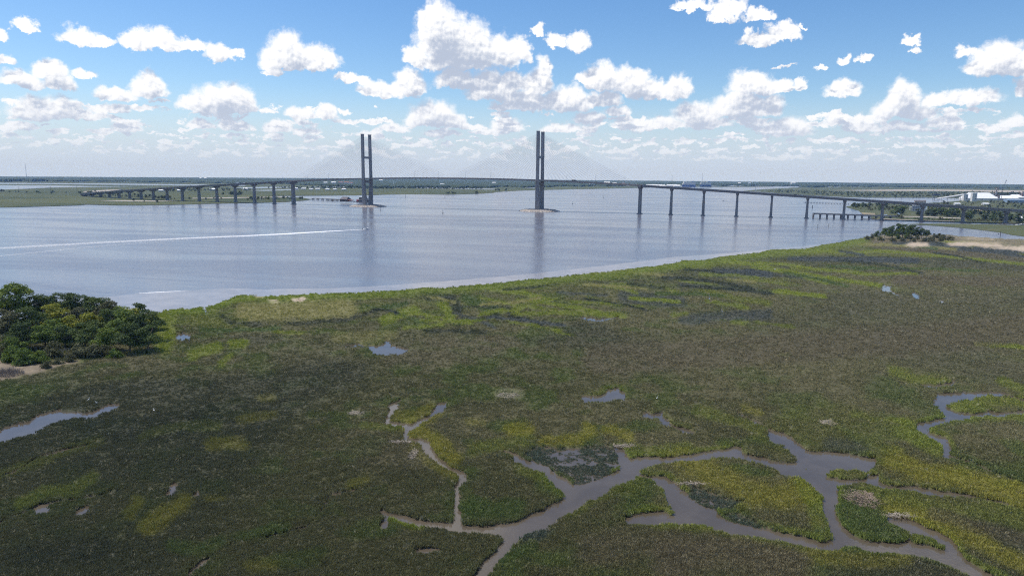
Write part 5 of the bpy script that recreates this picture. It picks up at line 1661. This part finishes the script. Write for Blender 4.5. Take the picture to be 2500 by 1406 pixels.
# ---- buoys and channel markers
def buoy(px, py, h, mat, label):
    root = loc_obj('buoy', label, 'buoy', px, py, 0, 0, 'river buoys')
    MB().loft([[(r * math.cos(t), r * math.sin(t), z) for t in np.linspace(0, 5.6, 9)] for r, z in ((1.0, -.4), (1.3, .1), (1.3, .7), (.9, .9))]).build('float', mat, root)
    f = MB()
    for t in range(3):
        a = t * 2.094
        f.tube((.8 * math.cos(a), .8 * math.sin(a), .9), (.2 * math.cos(a), .2 * math.sin(a), h - 1), .1, n=4)
    f.build('cage', mat, root)
    MB().tube((0, 0, h - 1.2), (0, 0, h), .4, .2, 6).build('lantern', mat, root)
for a in ((929, 514, 5, DARKM, 'dark buoy just right of the left rock island'), (1081, 521, 6, DARKM, 'dark buoy in mid river between the two pylons'),
          (1398, 498.5, 5.5, DARKM, 'dark buoy right of the right pylon, nearer of two'), (1473, 484, 6, DARKM, 'dark buoy right of the right pylon, farther of two'),
          (1292, 489.5, 5, DARKM, 'dark buoy just left of the right pylon'), (1086, 482.5, 6, DARKM, 'small far buoy left of the middle of the main span')):
    buoy(*a)
def pile(px, py, h, r0, label, group='single piles in the river', top=False, mat=None):
    o = MB()
    o.tube((0, 0, -2), (0, 0, h), r0, r0 * .9, 8)
    o.tube((0, 0, h), (0, 0, h + .25), r0 * .9, r0 * .3, 8)
    if top:
        o.box((0, 0, h - .6), (1.7, .15, .18), .4); o.tube((0, 0, h - 2), (.8, .1, h - .5), .08, n=4)
    ob = o.build('mooring_pile', mat or PILE); ob.location = at(px, py, 0)
    tag(ob, label, 'pile', group)
pile(1983, 509, 6.5, .8, 'thick dark pile standing left of the old pier\'s end')
pile(1996, 557, 5.2, .22, 'thin pile with forked top in front of the right approach', top=True)
pile(2023, 554, 5.0, .26, 'plain thin pile right of the fork-topped one')
pile(2442, 576.5, 5.5, .3, 'lone dark pile in the side channel near the right edge')
pile(990, 483.5, 9, .35, 'thin marker post in the water right of the left pylon')
pile(2438, 572.2, .8, .5, 'dark stub beside the lone pile in the side channel')
# a row of old pilings behind the right approach
def nth(i):
    ones = 'zeroth first second third fourth fifth sixth seventh eighth ninth tenth eleventh twelfth thirteenth fourteenth fifteenth sixteenth seventeenth eighteenth nineteenth twentieth'.split()
    return ones[i] if i <= 20 else 'twenty-' + ones[i - 20]
PR = [(1963 + i * 3.72, 495.6 + i * .14) for i in range(30)]
for i, (x, y) in enumerate(PR):
    lab = {0: 'leftmost stump of the long row of old pilings behind the right approach', 29: 'rightmost stump of the long row of old pilings, near the wooded bank'}.get(i, nth(i + 1) + ' stump from the left in the long row of old pilings')
    pile(x, y, 2.6 if i % 2 else 2.2, .75, lab, 'row of old pilings')

# ---- old concrete fishing pier on the right
pA, pB = at(1984, 531.5), at(2190, 535.5)
ang = math.atan2(pB.y - pA.y, pB.x - pA.x); Lp = (pB - pA).length
old_pier = empty('fishing_pier', pA, ang)
tag(old_pier, 'long low concrete fishing pier on square piers below the right approach', 'pier')
span = Lp / 12
for i in range(12):
    s_ = MB().box(((i + .5) * span, 0, 6.2 - i * .16), (span - .15, 8.5, 1.0)).build('deck_span', FASCIA, old_pier)
    for y in (-4.2, 4.2):
        MB().box(((i + .5) * span, y, 7.3 - i * .16), (span - .15, .14, 1.0)).build('railing', GREYM, s_)
for i in range(12):
    zt = 5.7 - i * .16
    p_ = MB().box((i * span + .8, 0, zt - .5), (1.8, 8.2, 1.0)).build('pier_cap', CONCRETE, old_pier)
    for y in (-2.8, 2.8):
        MB().box((i * span + .8, y, (zt - 1) / 2 - 1), (1.5, 1.6, zt + 1)).build('column', CONCRETE, old_pier)
# low dark landing stage beside it
st = loc_obj('landing_stage', 'low dark landing stage at the foot of the old pier', 'jetty', 2140, 535.6, 0, ang)
MB().box((0, 0, .75), (44, 5, .35)).build('deck', TIMBER, st)
for x in range(-20, 21, 8):
    for y in (-2, 2):
        MB().tube((x, y, -1.5), (x, y, .7), .22, n=6).build('pile', PILE, st)

# ---- pavilion, shelter and parked things on the grassy point
def pavilion(px, py, w, label, rz):
    root = loc_obj('picnic_shelter', label, 'shelter', px, py, 1.0, rz)
    h = 3.0
    for x in (-w * .42, w * .42):
        for y in (-w * .3, w * .3):
            MB().box((x, y, h / 2), (.3, .3, h)).build('post', TIMBER, root)
    hw, hd = w / 2, w * .38
    MB().loft([[(-hw, -hd, h), (hw, -hd, h), (hw, hd, h), (-hw, hd, h)], [(-hw * .25, -.3, h + 2.4), (hw * .25, -.3, h + 2.4), (hw * .25, .3, h + 2.4), (-hw * .25, .3, h + 2.4)]]).build('roof', BLUEW, root)
pavilion(2162, 532, 11, 'open picnic shelter with pale hipped roof by the old pier', -.4)
pavilion(2193, 527.5, 5, 'small white-roofed kiosk behind the lone round tree', -.4)

# ---- apartment block on the right bank
apt = loc_obj('apartment_block', 'pale grey three-storey apartment block with white balconies behind the bridge', 'building', 2242, 515.5, 1.0, -.52)
MB().box((0, 0, 5.5), (24, 12, 11)).build('wall', simple('grey_stucco', (.33, .34, .37), .8, .08, .3), apt)
MB().box((0, 0, 11.2), (25, 13, .5)).build('roof', WROOF, apt)
for i in range(3):
    b_ = MB().box((-14, -1, 1.6 + 3.4 * i), (4.5, 9, .35)).build('balcony', WHITE, apt)
    MB().box((-16.2, -1, 2.2 + 3.4 * i), (.15, 9, 1.0)).build('railing', WHITE, b_)
    for j in range(5):
        w_ = MB().box((-9 + 4.4 * j, -6.03, 2.4 + 3.4 * i), (1.6, .12, 1.5)).build('window', GLASSD, apt)
        MB().box((-9 + 4.4 * j, -6.05, 1.56 + 3.4 * i), (1.9, .2, .14)).build('sill', WHITE, w_)
for y in (-5, 3):
    MB().box((-16, y, 5.6), (.4, .4, 11)).build('balcony_post', WHITE, apt)
MB().box((13.5, -4, 5.4), (3, 4, 8)).build('stair_tower', WHITE, apt)
def house(px, py, w, d, h, wall, roof, label, rz=0.0, group=None, z=1.0, name='house', cat='house'):
    root = loc_obj(name, label, cat, px, py, z, rz, group)
    MB().box((0, 0, h / 2), (w, d, h)).build('wall', wall, root)
    hw, hd = w / 2 + .4, d / 2 + .4
    MB().add([(-hw, -hd, h), (hw, -hd, h), (hw, hd, h), (-hw, hd, h), (-hw, 0, h + d * .3), (hw, 0, h + d * .3)],
             [(0, 1, 5, 4), (2, 3, 4, 5), (1, 2, 5), (3, 0, 4), (3, 2, 1, 0)]).build('roof', roof, root)
    n = max(1, int(w / 5))
    for i in range(n):
        MB().box((-w / 2 + (i + .5) * w / n, -d / 2 - .03, h * .55), (1.4, .1, 1.3)).build('window', GLASSD, root)
    MB().box((w * .2, -d / 2 - .04, 1.05), (1.0, .1, 2.1)).build('door', TIMBER, root)
    return root
house(2246, 496.5, 26, 12, 5, BEIGE, TARROOF, 'low beige building with flat top just beyond the bridge deck', -.4)
house(2405, 500.5, 16, 8, 3, WWALL, WROOF, 'small white building in the scrub before the warehouses', .1)
house(2336, 500.5, 14, 8, 3, WWALL, WROOF, 'white shed left of the scrub before the warehouses', 0)
house(2494, 537.8, 12, 8, 4, WWALL, WROOF, 'white house at the right edge beside the dense wood', 0)
house(2417, 531.5, 9, 4, 3, WWALL, WROOF, 'white camper roof shining among the dark trees under the bridge', .5)
# small dock and boats at the right edge
dk = loc_obj('boat_dock', 'long narrow pale boat dock along the marsh at the right edge', 'dock', 2440, 549.2, 0, heading((2440, 549.2), (2500, 550.6)))
MB().box((32, 0, 1.6), (70, 1.8, .25)).build('deck', SAND, dk)
for x in range(0, 68, 6):
    for y in (-.7, .7):
        MB().tube((x, y, -1.5), (x, y, 1.9), .14, n=5).build('pile', PILE, dk)
motor_boat(2484, 550.6, 9, .2, 'white boat with red stripe moored at the narrow dock').get('label')
motor_boat(2494, 549.0, 8, .1, 'white and blue boat moored behind the dock at the right edge')

# ---- bulk terminal with white warehouses
def shed(px, py, w, d, h, rise, label, rz, wall=WWALL, roof=WROOF, name='warehouse'):
    root = loc_obj(name, label, 'warehouse', px, py, 1.0, rz, 'warehouses of the terminal')
    MB().box((0, 0, h / 2), (w, d, h)).build('wall', wall, root)
    hw, hd, rw = w / 2 + .5, d / 2 + .5, w / 2 - d * .35
    MB().loft([[(-hw, -hd, h + .02), (hw, -hd, h + .02), (hw, hd, h + .02), (-hw, hd, h + .02)], [(-rw, -.8, h + rise), (rw, -.8, h + rise), (rw, .8, h + rise), (-rw, .8, h + rise)]]).build('roof', roof, root)
    for i in range(3):
        MB().box((-w * .3 + i * w * .3, -d / 2 - .05, 2.2), (4.5, .12, 4.4)).build('door', GREYM, root)
    return root
wh = shed(2388, 489.4, 92, 46, 7, 17, 'largest warehouse with broad bright white roof beside the conveyor', -.12)
shed(2455, 489.0, 62, 36, 6, 9, 'long lower white-roofed warehouse right of the silo towers', -.1)
shed(2484, 488.0, 60, 36, 8, 9, 'white-roofed warehouse at the right edge behind the blue-grey shed', -.1)
shed(2478, 495.2, 52, 22, 8, 2.5, 'blue-grey flat shed in front of the white warehouses', -.1, BLUEW, BLUEW)
for (x, y, w, h, lab) in ((2355, 490.6, 12, 20, 'pale conveyor tower at the left end of the largest warehouse'), (2376, 491.6, 13, 24, 'taller pale conveyor tower in front of the largest warehouse')):
    root = loc_obj('conveyor_tower', lab, 'tower', x, y, 1.0, -.1, 'conveyor towers of the terminal')
    MB().box((0, 0, h / 2), (w, w * .8, h)).build('wall', WWALL, root)
    MB().box((0, 0, h + .6), (w + 1, w * .8 + 1, 1.2)).build('roof', WROOF, root)
    for k in range(3):
        MB().box((w * .2, -w * .4 - .05, h * (.3 + .22 * k)), (3, .12, 2)).build('window', GLASSD, root)
cv = loc_obj('conveyor', 'long sloping white conveyor gallery rising to the warehouse', 'conveyor', 2288, 488.5, 1.0, 0)
e0 = Vector((0, 0, 4)); e1 = at(2352, 490.3, 1.0) - at(2288, 488.5, 1.0) + Vector((0, 0, 19))
MB().tube(e0, e1, 2.0, 2.0, 6).build('gallery', WHITE, cv)
for t in (.15, .4, .65, .88):
    q = e0.lerp(e1, t)
    MB().tube((q.x, q.y, 0), (q.x, q.y, q.z - 1.5), .6, .5, 5).build('trestle', GREYM, cv)
# ship loader (dark) at the conveyor's foot
sl = loc_obj('ship_loader', 'dark ship loader gantry at the water end of the conveyor', 'gantry', 2285, 487.2, 0, -.1)
for x in (-8, 8):
    for y in (-5, 5):
        MB().tube((x, y, 0), (x * .6, y * .6, 14), .9, .7, 5).build('leg', DARKM, sl)
MB().box((0, 0, 15), (20, 9, 4)).build('machine_house', DARKM, sl)
MB().tube((0, 0, 17), (0, 0, 24), 1.2, .6, 6).build('mast', DARKM, sl)
MB().tube((-12, 0, 15), (12, 0, 19), .7, .5, 5).build('boom', DARKM, sl)
# silo towers and crane
def lattice(px, py, h, w, mat, label, extra=True):
    root = loc_obj('process_tower', label, 'tower', px, py, 1.0, .2, 'process towers of the terminal')
    for x in (-w / 2, w / 2):
        for y in (-w / 2, w / 2):
            MB().box((x, y, h / 2), (.7, .7, h)).build('column', mat, root)
    for k in range(int(h / 6)):
        MB().box((0, 0, 4 + 6 * k), (w + 1.5, w + 1.5, .5)).build('platform', mat, root)
    MB().loft([[(w * .32 * math.cos(t), w * .32 * math.sin(t), z) for t in np.linspace(0, 5.7, 10)] for z in (0, h * .92)]).build('vessel', WWALL, root)
    return root
lattice(2424, 489.6, 24, 9, GREYM, 'grey process tower left of the crane')
lattice(2430, 489.4, 40, 6, RUST, 'tall thin rust-topped tower beside the largest warehouse')
lattice(2437, 489.6, 18, 11, RUST, 'short rusty process tower right of the tall thin one')
lattice(2494, 488.2, 28, 12, RUST, 'rust-brown process tower at the right edge')
cr_ = loc_obj('crane', 'dark lattice crane boom rising above the horizon at the right', 'crane', 2438, 486.0, 1.0, 0)
MB().box((0, 0, 3), (9, 6, 4)).build('cab', RUST, cr_)
for x in (-4, 4): MB().box((x, 0, .6), (3, 8, 1.2)).build('track', DARKM, cr_)
bt = Vector((18, 0, 62)); b0 = Vector((2, 0, 4))
for dx_, dy_ in ((-.7, -.7), (.7, -.7), (0, .9)):
    MB().tube(b0 + Vector((dx_, dy_, 0)), bt + Vector((dx_ * .3, dy_ * .3, 0)), .28, .2, 4).build('boom_chord', DARKM, cr_)
lb = MB()
for i in range(14):
    p0, p1 = b0.lerp(bt, i / 14), b0.lerp(bt, (i + 1) / 14)
    lb.tube(p0 + Vector((-.6, -.6, 0)), p1 + Vector((.6, -.6, 0)), .12, n=3); lb.tube(p0 + Vector((.6, -.6, 0)), p1 + Vector((0, .8, 0)), .12, n=3)
lb.build('boom_lattice', DARKM, cr_)
MB().box(tuple(bt), (2.2, 1.6, 3)).build('boom_head', DARKM, cr_)

# ---- car carrier ships at the far quay
def ship(px, py, L, label, rz):
    root = loc_obj('car_carrier', label, 'ship', px, py, 0, rz, 'ships at the far quay')
    B_ = L * .16
    def outline(k, bow): return [(-L / 2, -B_ / 2 * k), (L * .38, -B_ / 2 * k), (L / 2 + bow, 0), (L * .38, B_ / 2 * k), (-L / 2, B_ / 2 * k)]
    h1, h2 = 14, 31
    MB().loft([[(x, y, -.5) for x, y in outline(.9, -4)], [(x, y, h1) for x, y in outline(1, 2)]]).build('hull', BLUEP, root)
    MB().loft([[(x, y, h1 + .02) for x, y in outline(1, 2)], [(x * .985, y * .97, h2) for x, y in outline(1, -8)]]).build('superstructure', WWALL, root)
    MB().box((L * .36, 0, h2 + 2), (L * .07, B_ * .9, 4)).build('bridge_house', WHITE, root)
    MB().box((-L * .3, 0, h2 + 3), (8, 7, 6)).build('funnel', BLUEP, root)
    for i in range(7):
        MB().box((-L * .36 + i * L * .1, 0, h2 + .8), (5, B_ * .5, 1.6)).build('deck_vent', WHITE, root)
    MB().tube((L * .36, 0, h2 + 4), (L * .36, 0, h2 + 12), .5, .2, 5).build('mast', WHITE, root)
    MB().box((0, -B_ / 2 - .06, h1 + 8), (L * .8, .1, .7)).build('stripe', WHITE, root)
ship(1681, 456.5, 92, 'blue and white car carrier ship at the far quay, left of two', .05 + math.pi)
ship(1722, 456.2, 82, 'blue and white car carrier ship at the far quay, right of two', .05 + math.pi)
for i, (x, y, w, lab) in enumerate(((1588, 456.2, 60, 'white port shed farthest left on the far quay'), (1604, 456.2, 60, 'long white port shed beside the farthest left one'), (1616, 457, 40, 'small white shed at the quay edge'),
                                    (1640, 456.2, 70, 'white port shed left of the two ships'), (1652, 457, 44, 'pale shed touching the left ship\'s stern'))):
    house(x, y, w, 24, 8, WWALL, WROOF, lab, .05, 'sheds of the far port', .9, 'port_shed', 'shed')
def mast_(px, py, h, label, w=1.1):
    root = loc_obj('radio_mast', label, 'mast', px, py, 1, 0, 'radio masts on the horizon')
    m = MB()
    for t in range(3):
        a = t * 2.094
        m.tube((w * math.cos(a), w * math.sin(a), 0), (w * .4 * math.cos(a), w * .4 * math.sin(a), h), .35, .25, 4)
    m.build('lattice', GREYM, root)
    b_ = MB()
    for k in range(1, 8): b_.box((0, 0, h * k / 8), (w * 1.5, w * 1.5, .4))
    b_.build('braces', GREYM, root)
mast_(1714, 455.6, 92, 'radio mast rising above the right car carrier', 2.2)
mast_(1640, 455.2, 80, 'fainter radio mast above the white port sheds', 1.6)
mast_(66, 443, 120, 'thin radio mast above the far forest at the left edge', 1.8)
# water tower on the horizon
wt_ = loc_obj('water_tower', 'small white water tower above the far forest right of the left pylon', 'water tower', 961, 453.5, 0, 0)
MB().tube((0, 0, 0), (0, 0, 34), 2.2, 1.8, 8).build('stem', WHITE, wt_)
MB().loft([[(r * math.cos(t), r * math.sin(t), z) for t in np.linspace(0, 5.76, 12)] for r, z in ((1.8, 33), (6, 36), (8.5, 40), (8, 44), (4, 47))]).build('tank', WHITE, wt_)

# ---- far houses and sheds as bright specks along the woods
hr = random.Random(12)
HOUSES = [(930, 443.5, 30, 0), (1080, 452.6, 26, 0), (795, 450.2, 22, 0), (815, 450.4, 26, 0), (832, 450.4, 26, 1), (846, 450.6, 28, 1), (858, 450.8, 22, 1), (1445, 451.2, 34, 0), (1462, 451.3, 30, 0), (1482, 451.6, 40, 0),
          (1500, 451.8, 30, 0), (1520, 452, 34, 1), (1206, 450.3, 24, 0), (1805, 449.8, 24, 0), (1830, 450.2, 20, 0), (1936, 450.6, 40, 0), (502, 437.6, 30, 0), (490, 437.9, 22, 0), (297, 434.5, 26, 0), (722, 462.8, 18, 0), (742, 463.5, 18, 0), (760, 464, 16, 0), (776, 464, 18, 0),
          (800, 464.4, 16, 0), (818, 464.6, 14, 0), (840, 464.6, 18, 0), (600, 464, 20, 0), (520, 466, 22, 0), (440, 468, 18, 0), (395, 468.2, 18, 0)]
HL = ['white house on the far shore, %s' % t for t in ('beyond the main span',)]
cnt_ = {}
for i, (x, y, w, c_) in enumerate(sorted(HOUSES)):
    where = 'left of the left pylon' if x < 880 else ('between the two pylons' if x < 1310 else 'right of the right pylon')
    cnt_[where] = cnt_.get(where, 0) + 1
    o = house(x, y, w, w * .5, w * .28, WWALL, REDROOF if c_ else WROOF, ('red-roofed' if c_ else 'white-roofed') + ' far house, ' + nth(cnt_[where]) + ' from the left ' + where, hr.uniform(-.3, .3), 'far houses', 8 if y < 452 else .9)
    if y < 452: o.location.z = 12

# ---- wooden dock with restaurant and riverboat by the left pylon
dA, dB = at(762, 488.6), at(862, 492.2)
dang = math.atan2(dB.y - dA.y, dB.x - dA.x); dL = (dB - dA).length
wd = empty('wooden_dock', dA, dang)
tag(wd, 'long weathered wooden dock on pile bents left of the left pylon', 'dock')
MB().box((dL * .5, 0, 4.0), (dL, 5, .6)).build('deck', TIMBER, wd)
MB().box((dL * .72, -6, 3.4), (dL * .52, 11, .7)).build('platform', TIMBER, wd)
for i in range(9):
    x = 4 + i * (dL - 8) / 8
    bnt = MB().box((x, 0, 3.2), (3.5, 6, .9)).build('bent_cap', PILE, wd)
    for y in (-2.4, 2.4):
        for q in (-1.2, 1.2):
            MB().tube((x + q, y, -2), (x + q, y, 3.2), .45, n=6).build('pile', PILE, wd)
for i in range(10):
    x = dL * .47 + i * dL * .055
    for y in (-11, -6.5):
        MB().tube((x, y, -2), (x, y, 3.2), .4, n=6).build('pile', PILE, wd)
for y in (-2.4, 2.4):
    rl = MB().box((dL * .3, y, 5.4), (dL * .58, .12, .15)).build('railing', TIMBER, wd)
    for i in range(12): MB().box((dL * .02 + i * dL * .05, y, 4.8), (.18, .18, 1.3)).build('post', TIMBER, rl)
rs = loc_obj('dock_restaurant', 'dark gabled restaurant on the wooden dock with broad eaves', 'building', 846, 491.8, 4.1, dang)
MB().box((0, -3, 2.4), (22, 14, 4.8)).build('wall', TIMBER, rs)
MB().add([(-12, -11, 4.7), (12, -11, 4.7), (12, 5, 4.7), (-12, 5, 4.7), (-9, -3, 10.6), (9, -3, 10.6)], [(0, 1, 5, 4), (2, 3, 4, 5), (1, 2, 5), (3, 0, 4), (3, 2, 1, 0)]).build('roof', TARROOF, rs)
MB().add([(12, -10, 3.6), (20, -10, 2.8), (20, 3, 2.8), (12, 3, 3.6), (12, -10, 3.9), (20, -10, 3.1), (20, 3, 3.1), (12, 3, 3.9)],
         [(3, 2, 1, 0), (4, 5, 6, 7), (0, 1, 5, 4), (1, 2, 6, 5), (2, 3, 7, 6), (3, 0, 4, 7)]).build('porch_roof', REDROOF, rs)
for i in range(4): MB().box((-8 + 5 * i, -10.04, 2.3), (2.2, .12, 1.8)).build('window', GLASSD, rs)
for x in (13, 19.5):
    for y in (-9.5, 2.5): MB().box((x, y, 1.5), (.3, .3, 3.0)).build('porch_post', WHITE, rs)
gw = loc_obj('gangway', 'short dark floating gangway between the dock and the riverboat', 'gangway', 868, 493, 0, dang)
MB().box((0, 0, .9), (14, 3, .4)).build('deck', PILE, gw)
MB().box((-4, 0, .3), (3, 3.4, .9)).build('float', PILE, gw); MB().box((4, 0, .3), (3, 3.4, .9)).build('float', PILE, gw)
rb = loc_obj('riverboat', 'dark three-deck riverboat with white rails moored behind the left pylon', 'ship', 889, 493.2, 0, dang)
MB().loft([[(-17, -6, -.3), (14, -6, -.3), (19, 0, -.3), (14, 6, -.3), (-17, 6, -.3)], [(-17.5, -6.4, 2.2), (15, -6.4, 2.2), (21, 0, 2.6), (15, 6.4, 2.2), (-17.5, 6.4, 2.2)]]).build('hull', DARKM, rb)
for i in range(3):
    z = 2.3 + 3.3 * i; l = 30 - 3 * i
    dkk = MB().box((-1 - i, 0, z + 1.3), (l - 4, 10 - i, 2.6)).build('cabin', TARROOF, rb)
    MB().box((-1 - i, 0, z + 2.95), (l, 12.4 - i * .5, .3)).build('deck_edge', WHITE, rb)
    for k in range(6): MB().box((-l / 2 + 3 + k * (l - 6) / 5.5, -5.06 + i * .5, z + 1.5), (1.7, .12, 1.2)).build('window', GLASSD, dkk)
MB().box((9, 0, 13.6), (4.5, 5, 2.6)).build('wheelhouse', WHITE, rb)
for y in (-2, 2): MB().tube((2, y, 12), (2, y, 18), .6, .55, 8).build('funnel', DARKM, rb)
MB().loft([[(-18.5 + 3.2 * math.cos(t), y, 2.6 + 3.2 * math.sin(t)) for t in np.linspace(0, 5.76, 12)] for y in (-4.5, 4.5)]).build('paddle_wheel', REDP, rb)

# ---- power poles on the left marsh
for i, (x, y) in enumerate(((46, 471), (124, 470), (188, 468.5), (296, 466), (345, 466))):
    root = loc_obj('power_pole', ['power pole farthest left on the far marsh', 'second power pole from the left on the far marsh', 'third power pole from the left on the far marsh', 'fourth power pole from the left, behind the sand embankment', 'power pole behind the low end of the left approach'][i], 'power pole', x, y, .7, .3, 'power poles of the left marsh')
    MB().tube((0, 0, -1), (0, 0, 20), .45, .3, 6).build('pole', TIMBER, root)
    MB().box((0, 0, 18), (6, .3, .35)).build('crossarm', TIMBER, root)

# ---- white egrets and reed litter in the near marsh
def egret(px, py, label, rz, s_=1.0):
    bm = bmesh.new()
    rings = []
    def ring(c, r, d):
        d = Vector(d).normalized(); u = d.orthogonal().normalized(); w = d.cross(u)
        return [bm.verts.new(Vector(c) + u * math.cos(2 * math.pi * i / 8) * r + w * math.sin(2 * math.pi * i / 8) * r) for i in range(8)]
    spine = [((-.42, 0, .62), .02, (1, 0, .3)), ((-.28, 0, .68), .08, (1, 0, .3)), ((-.08, 0, .74), .13, (1, 0, .3)), ((.12, 0, .82), .12, (1, 0, .5)), ((.22, 0, .92), .06, (.5, 0, 1)), ((.25, 0, 1.05), .035, (.2, 0, 1)),
             ((.20, 0, 1.18), .032, (-.3, 0, 1)), ((.20, 0, 1.30), .032, (.3, 0, 1)), ((.27, 0, 1.38), .045, (1, 0, .2)), ((.36, 0, 1.37), .035, (1, 0, -.1)), ((.54, 0, 1.33), .006, (1, 0, -.2))]
    for c, r, d in spine: rings.append(ring(c, r, d))
    for a, b in zip(rings[:-1], rings[1:]):
        for i in range(8): bm.faces.new((a[i], a[(i + 1) % 8], b[(i + 1) % 8], b[i]))
    bm.faces.new(list(reversed(rings[0]))); bm.faces.new(rings[-1])
    me = bpy.data.meshes.new('body'); bm.to_mesh(me); bm.free()
    root = loc_obj('egret', label, 'bird', px, py, .55, rz, 'white egrets in the marsh')
    root.scale = (s_,) * 3
    link('body', me, root, BIRDW)
    for y in (-.06, .06):
        MB().tube((.02, y, .68), (-.03, y, .34), .018, .014, 5).tube((-.03, y, .34), (.02, y, 0), .014, .012, 5).build('leg', PILE, root)
egret(1604, 976, 'white egret standing in the open marsh right of the middle pond', .4, .85)
egret(376, 1006, 'white egret standing right of the long left pool', 2.5, .85)
egret(217, 980, 'white egret standing just beyond the long left pool', 1.0, .85)
egret(236, 988, 'white egret at the rim of the long left pool, right of another', 4.0, .85)
def litter(px, py, a, b, n, seed, label, col=None, h=.5):
    r = random.Random(seed); mb = MB()
    for i in range(n):
        t = r.uniform(0, 6.28); q = math.sqrt(r.random())
        x, y = a * q * math.cos(t), b * q * math.sin(t)
        l = r.uniform(.4, 1.1); d = r.uniform(0, 6.28)
        z = h * (1 - q) + r.uniform(.3, .6)
        mb.tube((x, y, z), (x + math.cos(d) * l, y + math.sin(d) * l, z + r.uniform(-.1, .25)), .035, .025, 3)
    o = mb.build('reed_litter', col or TWIG); o.location = at(px, py, .2)
    tag(o, label, 'reed litter', 'heaps of dead reed')
STRAW = leaf_mat('bleached_straw', (.30, .25, .20, 1), (.46, .40, .32, 1), .05)
litter(2104, 1222, 3.6, 4.0, 900, 2, 'pinkish heap of dead reed on the creek bank at right', leaf_mat('dead_reed', (.22, .16, .12, 1), (.36, .28, .22, 1), .05))
litter(2020, 1036, 2.0, 2.0, 260, 3, 'small pale patch of flattened straw in the right marsh', STRAW, .1)
litter(866, 1012, 2.0, 1.6, 160, 4, 'bleached straw at the head of the upper thin creek', STRAW, .1)
litter(975, 1083, 3.0, .6, 160, 5, 'line of bleached straw left of the upper thin creek', STRAW, .1)
litter(1010, 1112, .8, 3.0, 140, 6, 'bleached straw strand running down beside the upper thin creek', STRAW, .1)
litter(1525, 1092, 3.0, .8, 180, 7, 'straw washed along the far bank where the creeks meet', STRAW, .1)
litter(1240, 968, 3.4, 2.6, 200, 8, 'pale scatter of dead stems in the middle marsh', STRAW, .05)
litter(1690, 1185, 3.5, .7, 160, 9, 'straw along the upper bank of the yellow island', STRAW, .1)
litter(2190, 1262, 3.6, .7, 160, 10, 'straw along the bank of the right inner pool', STRAW, .1)
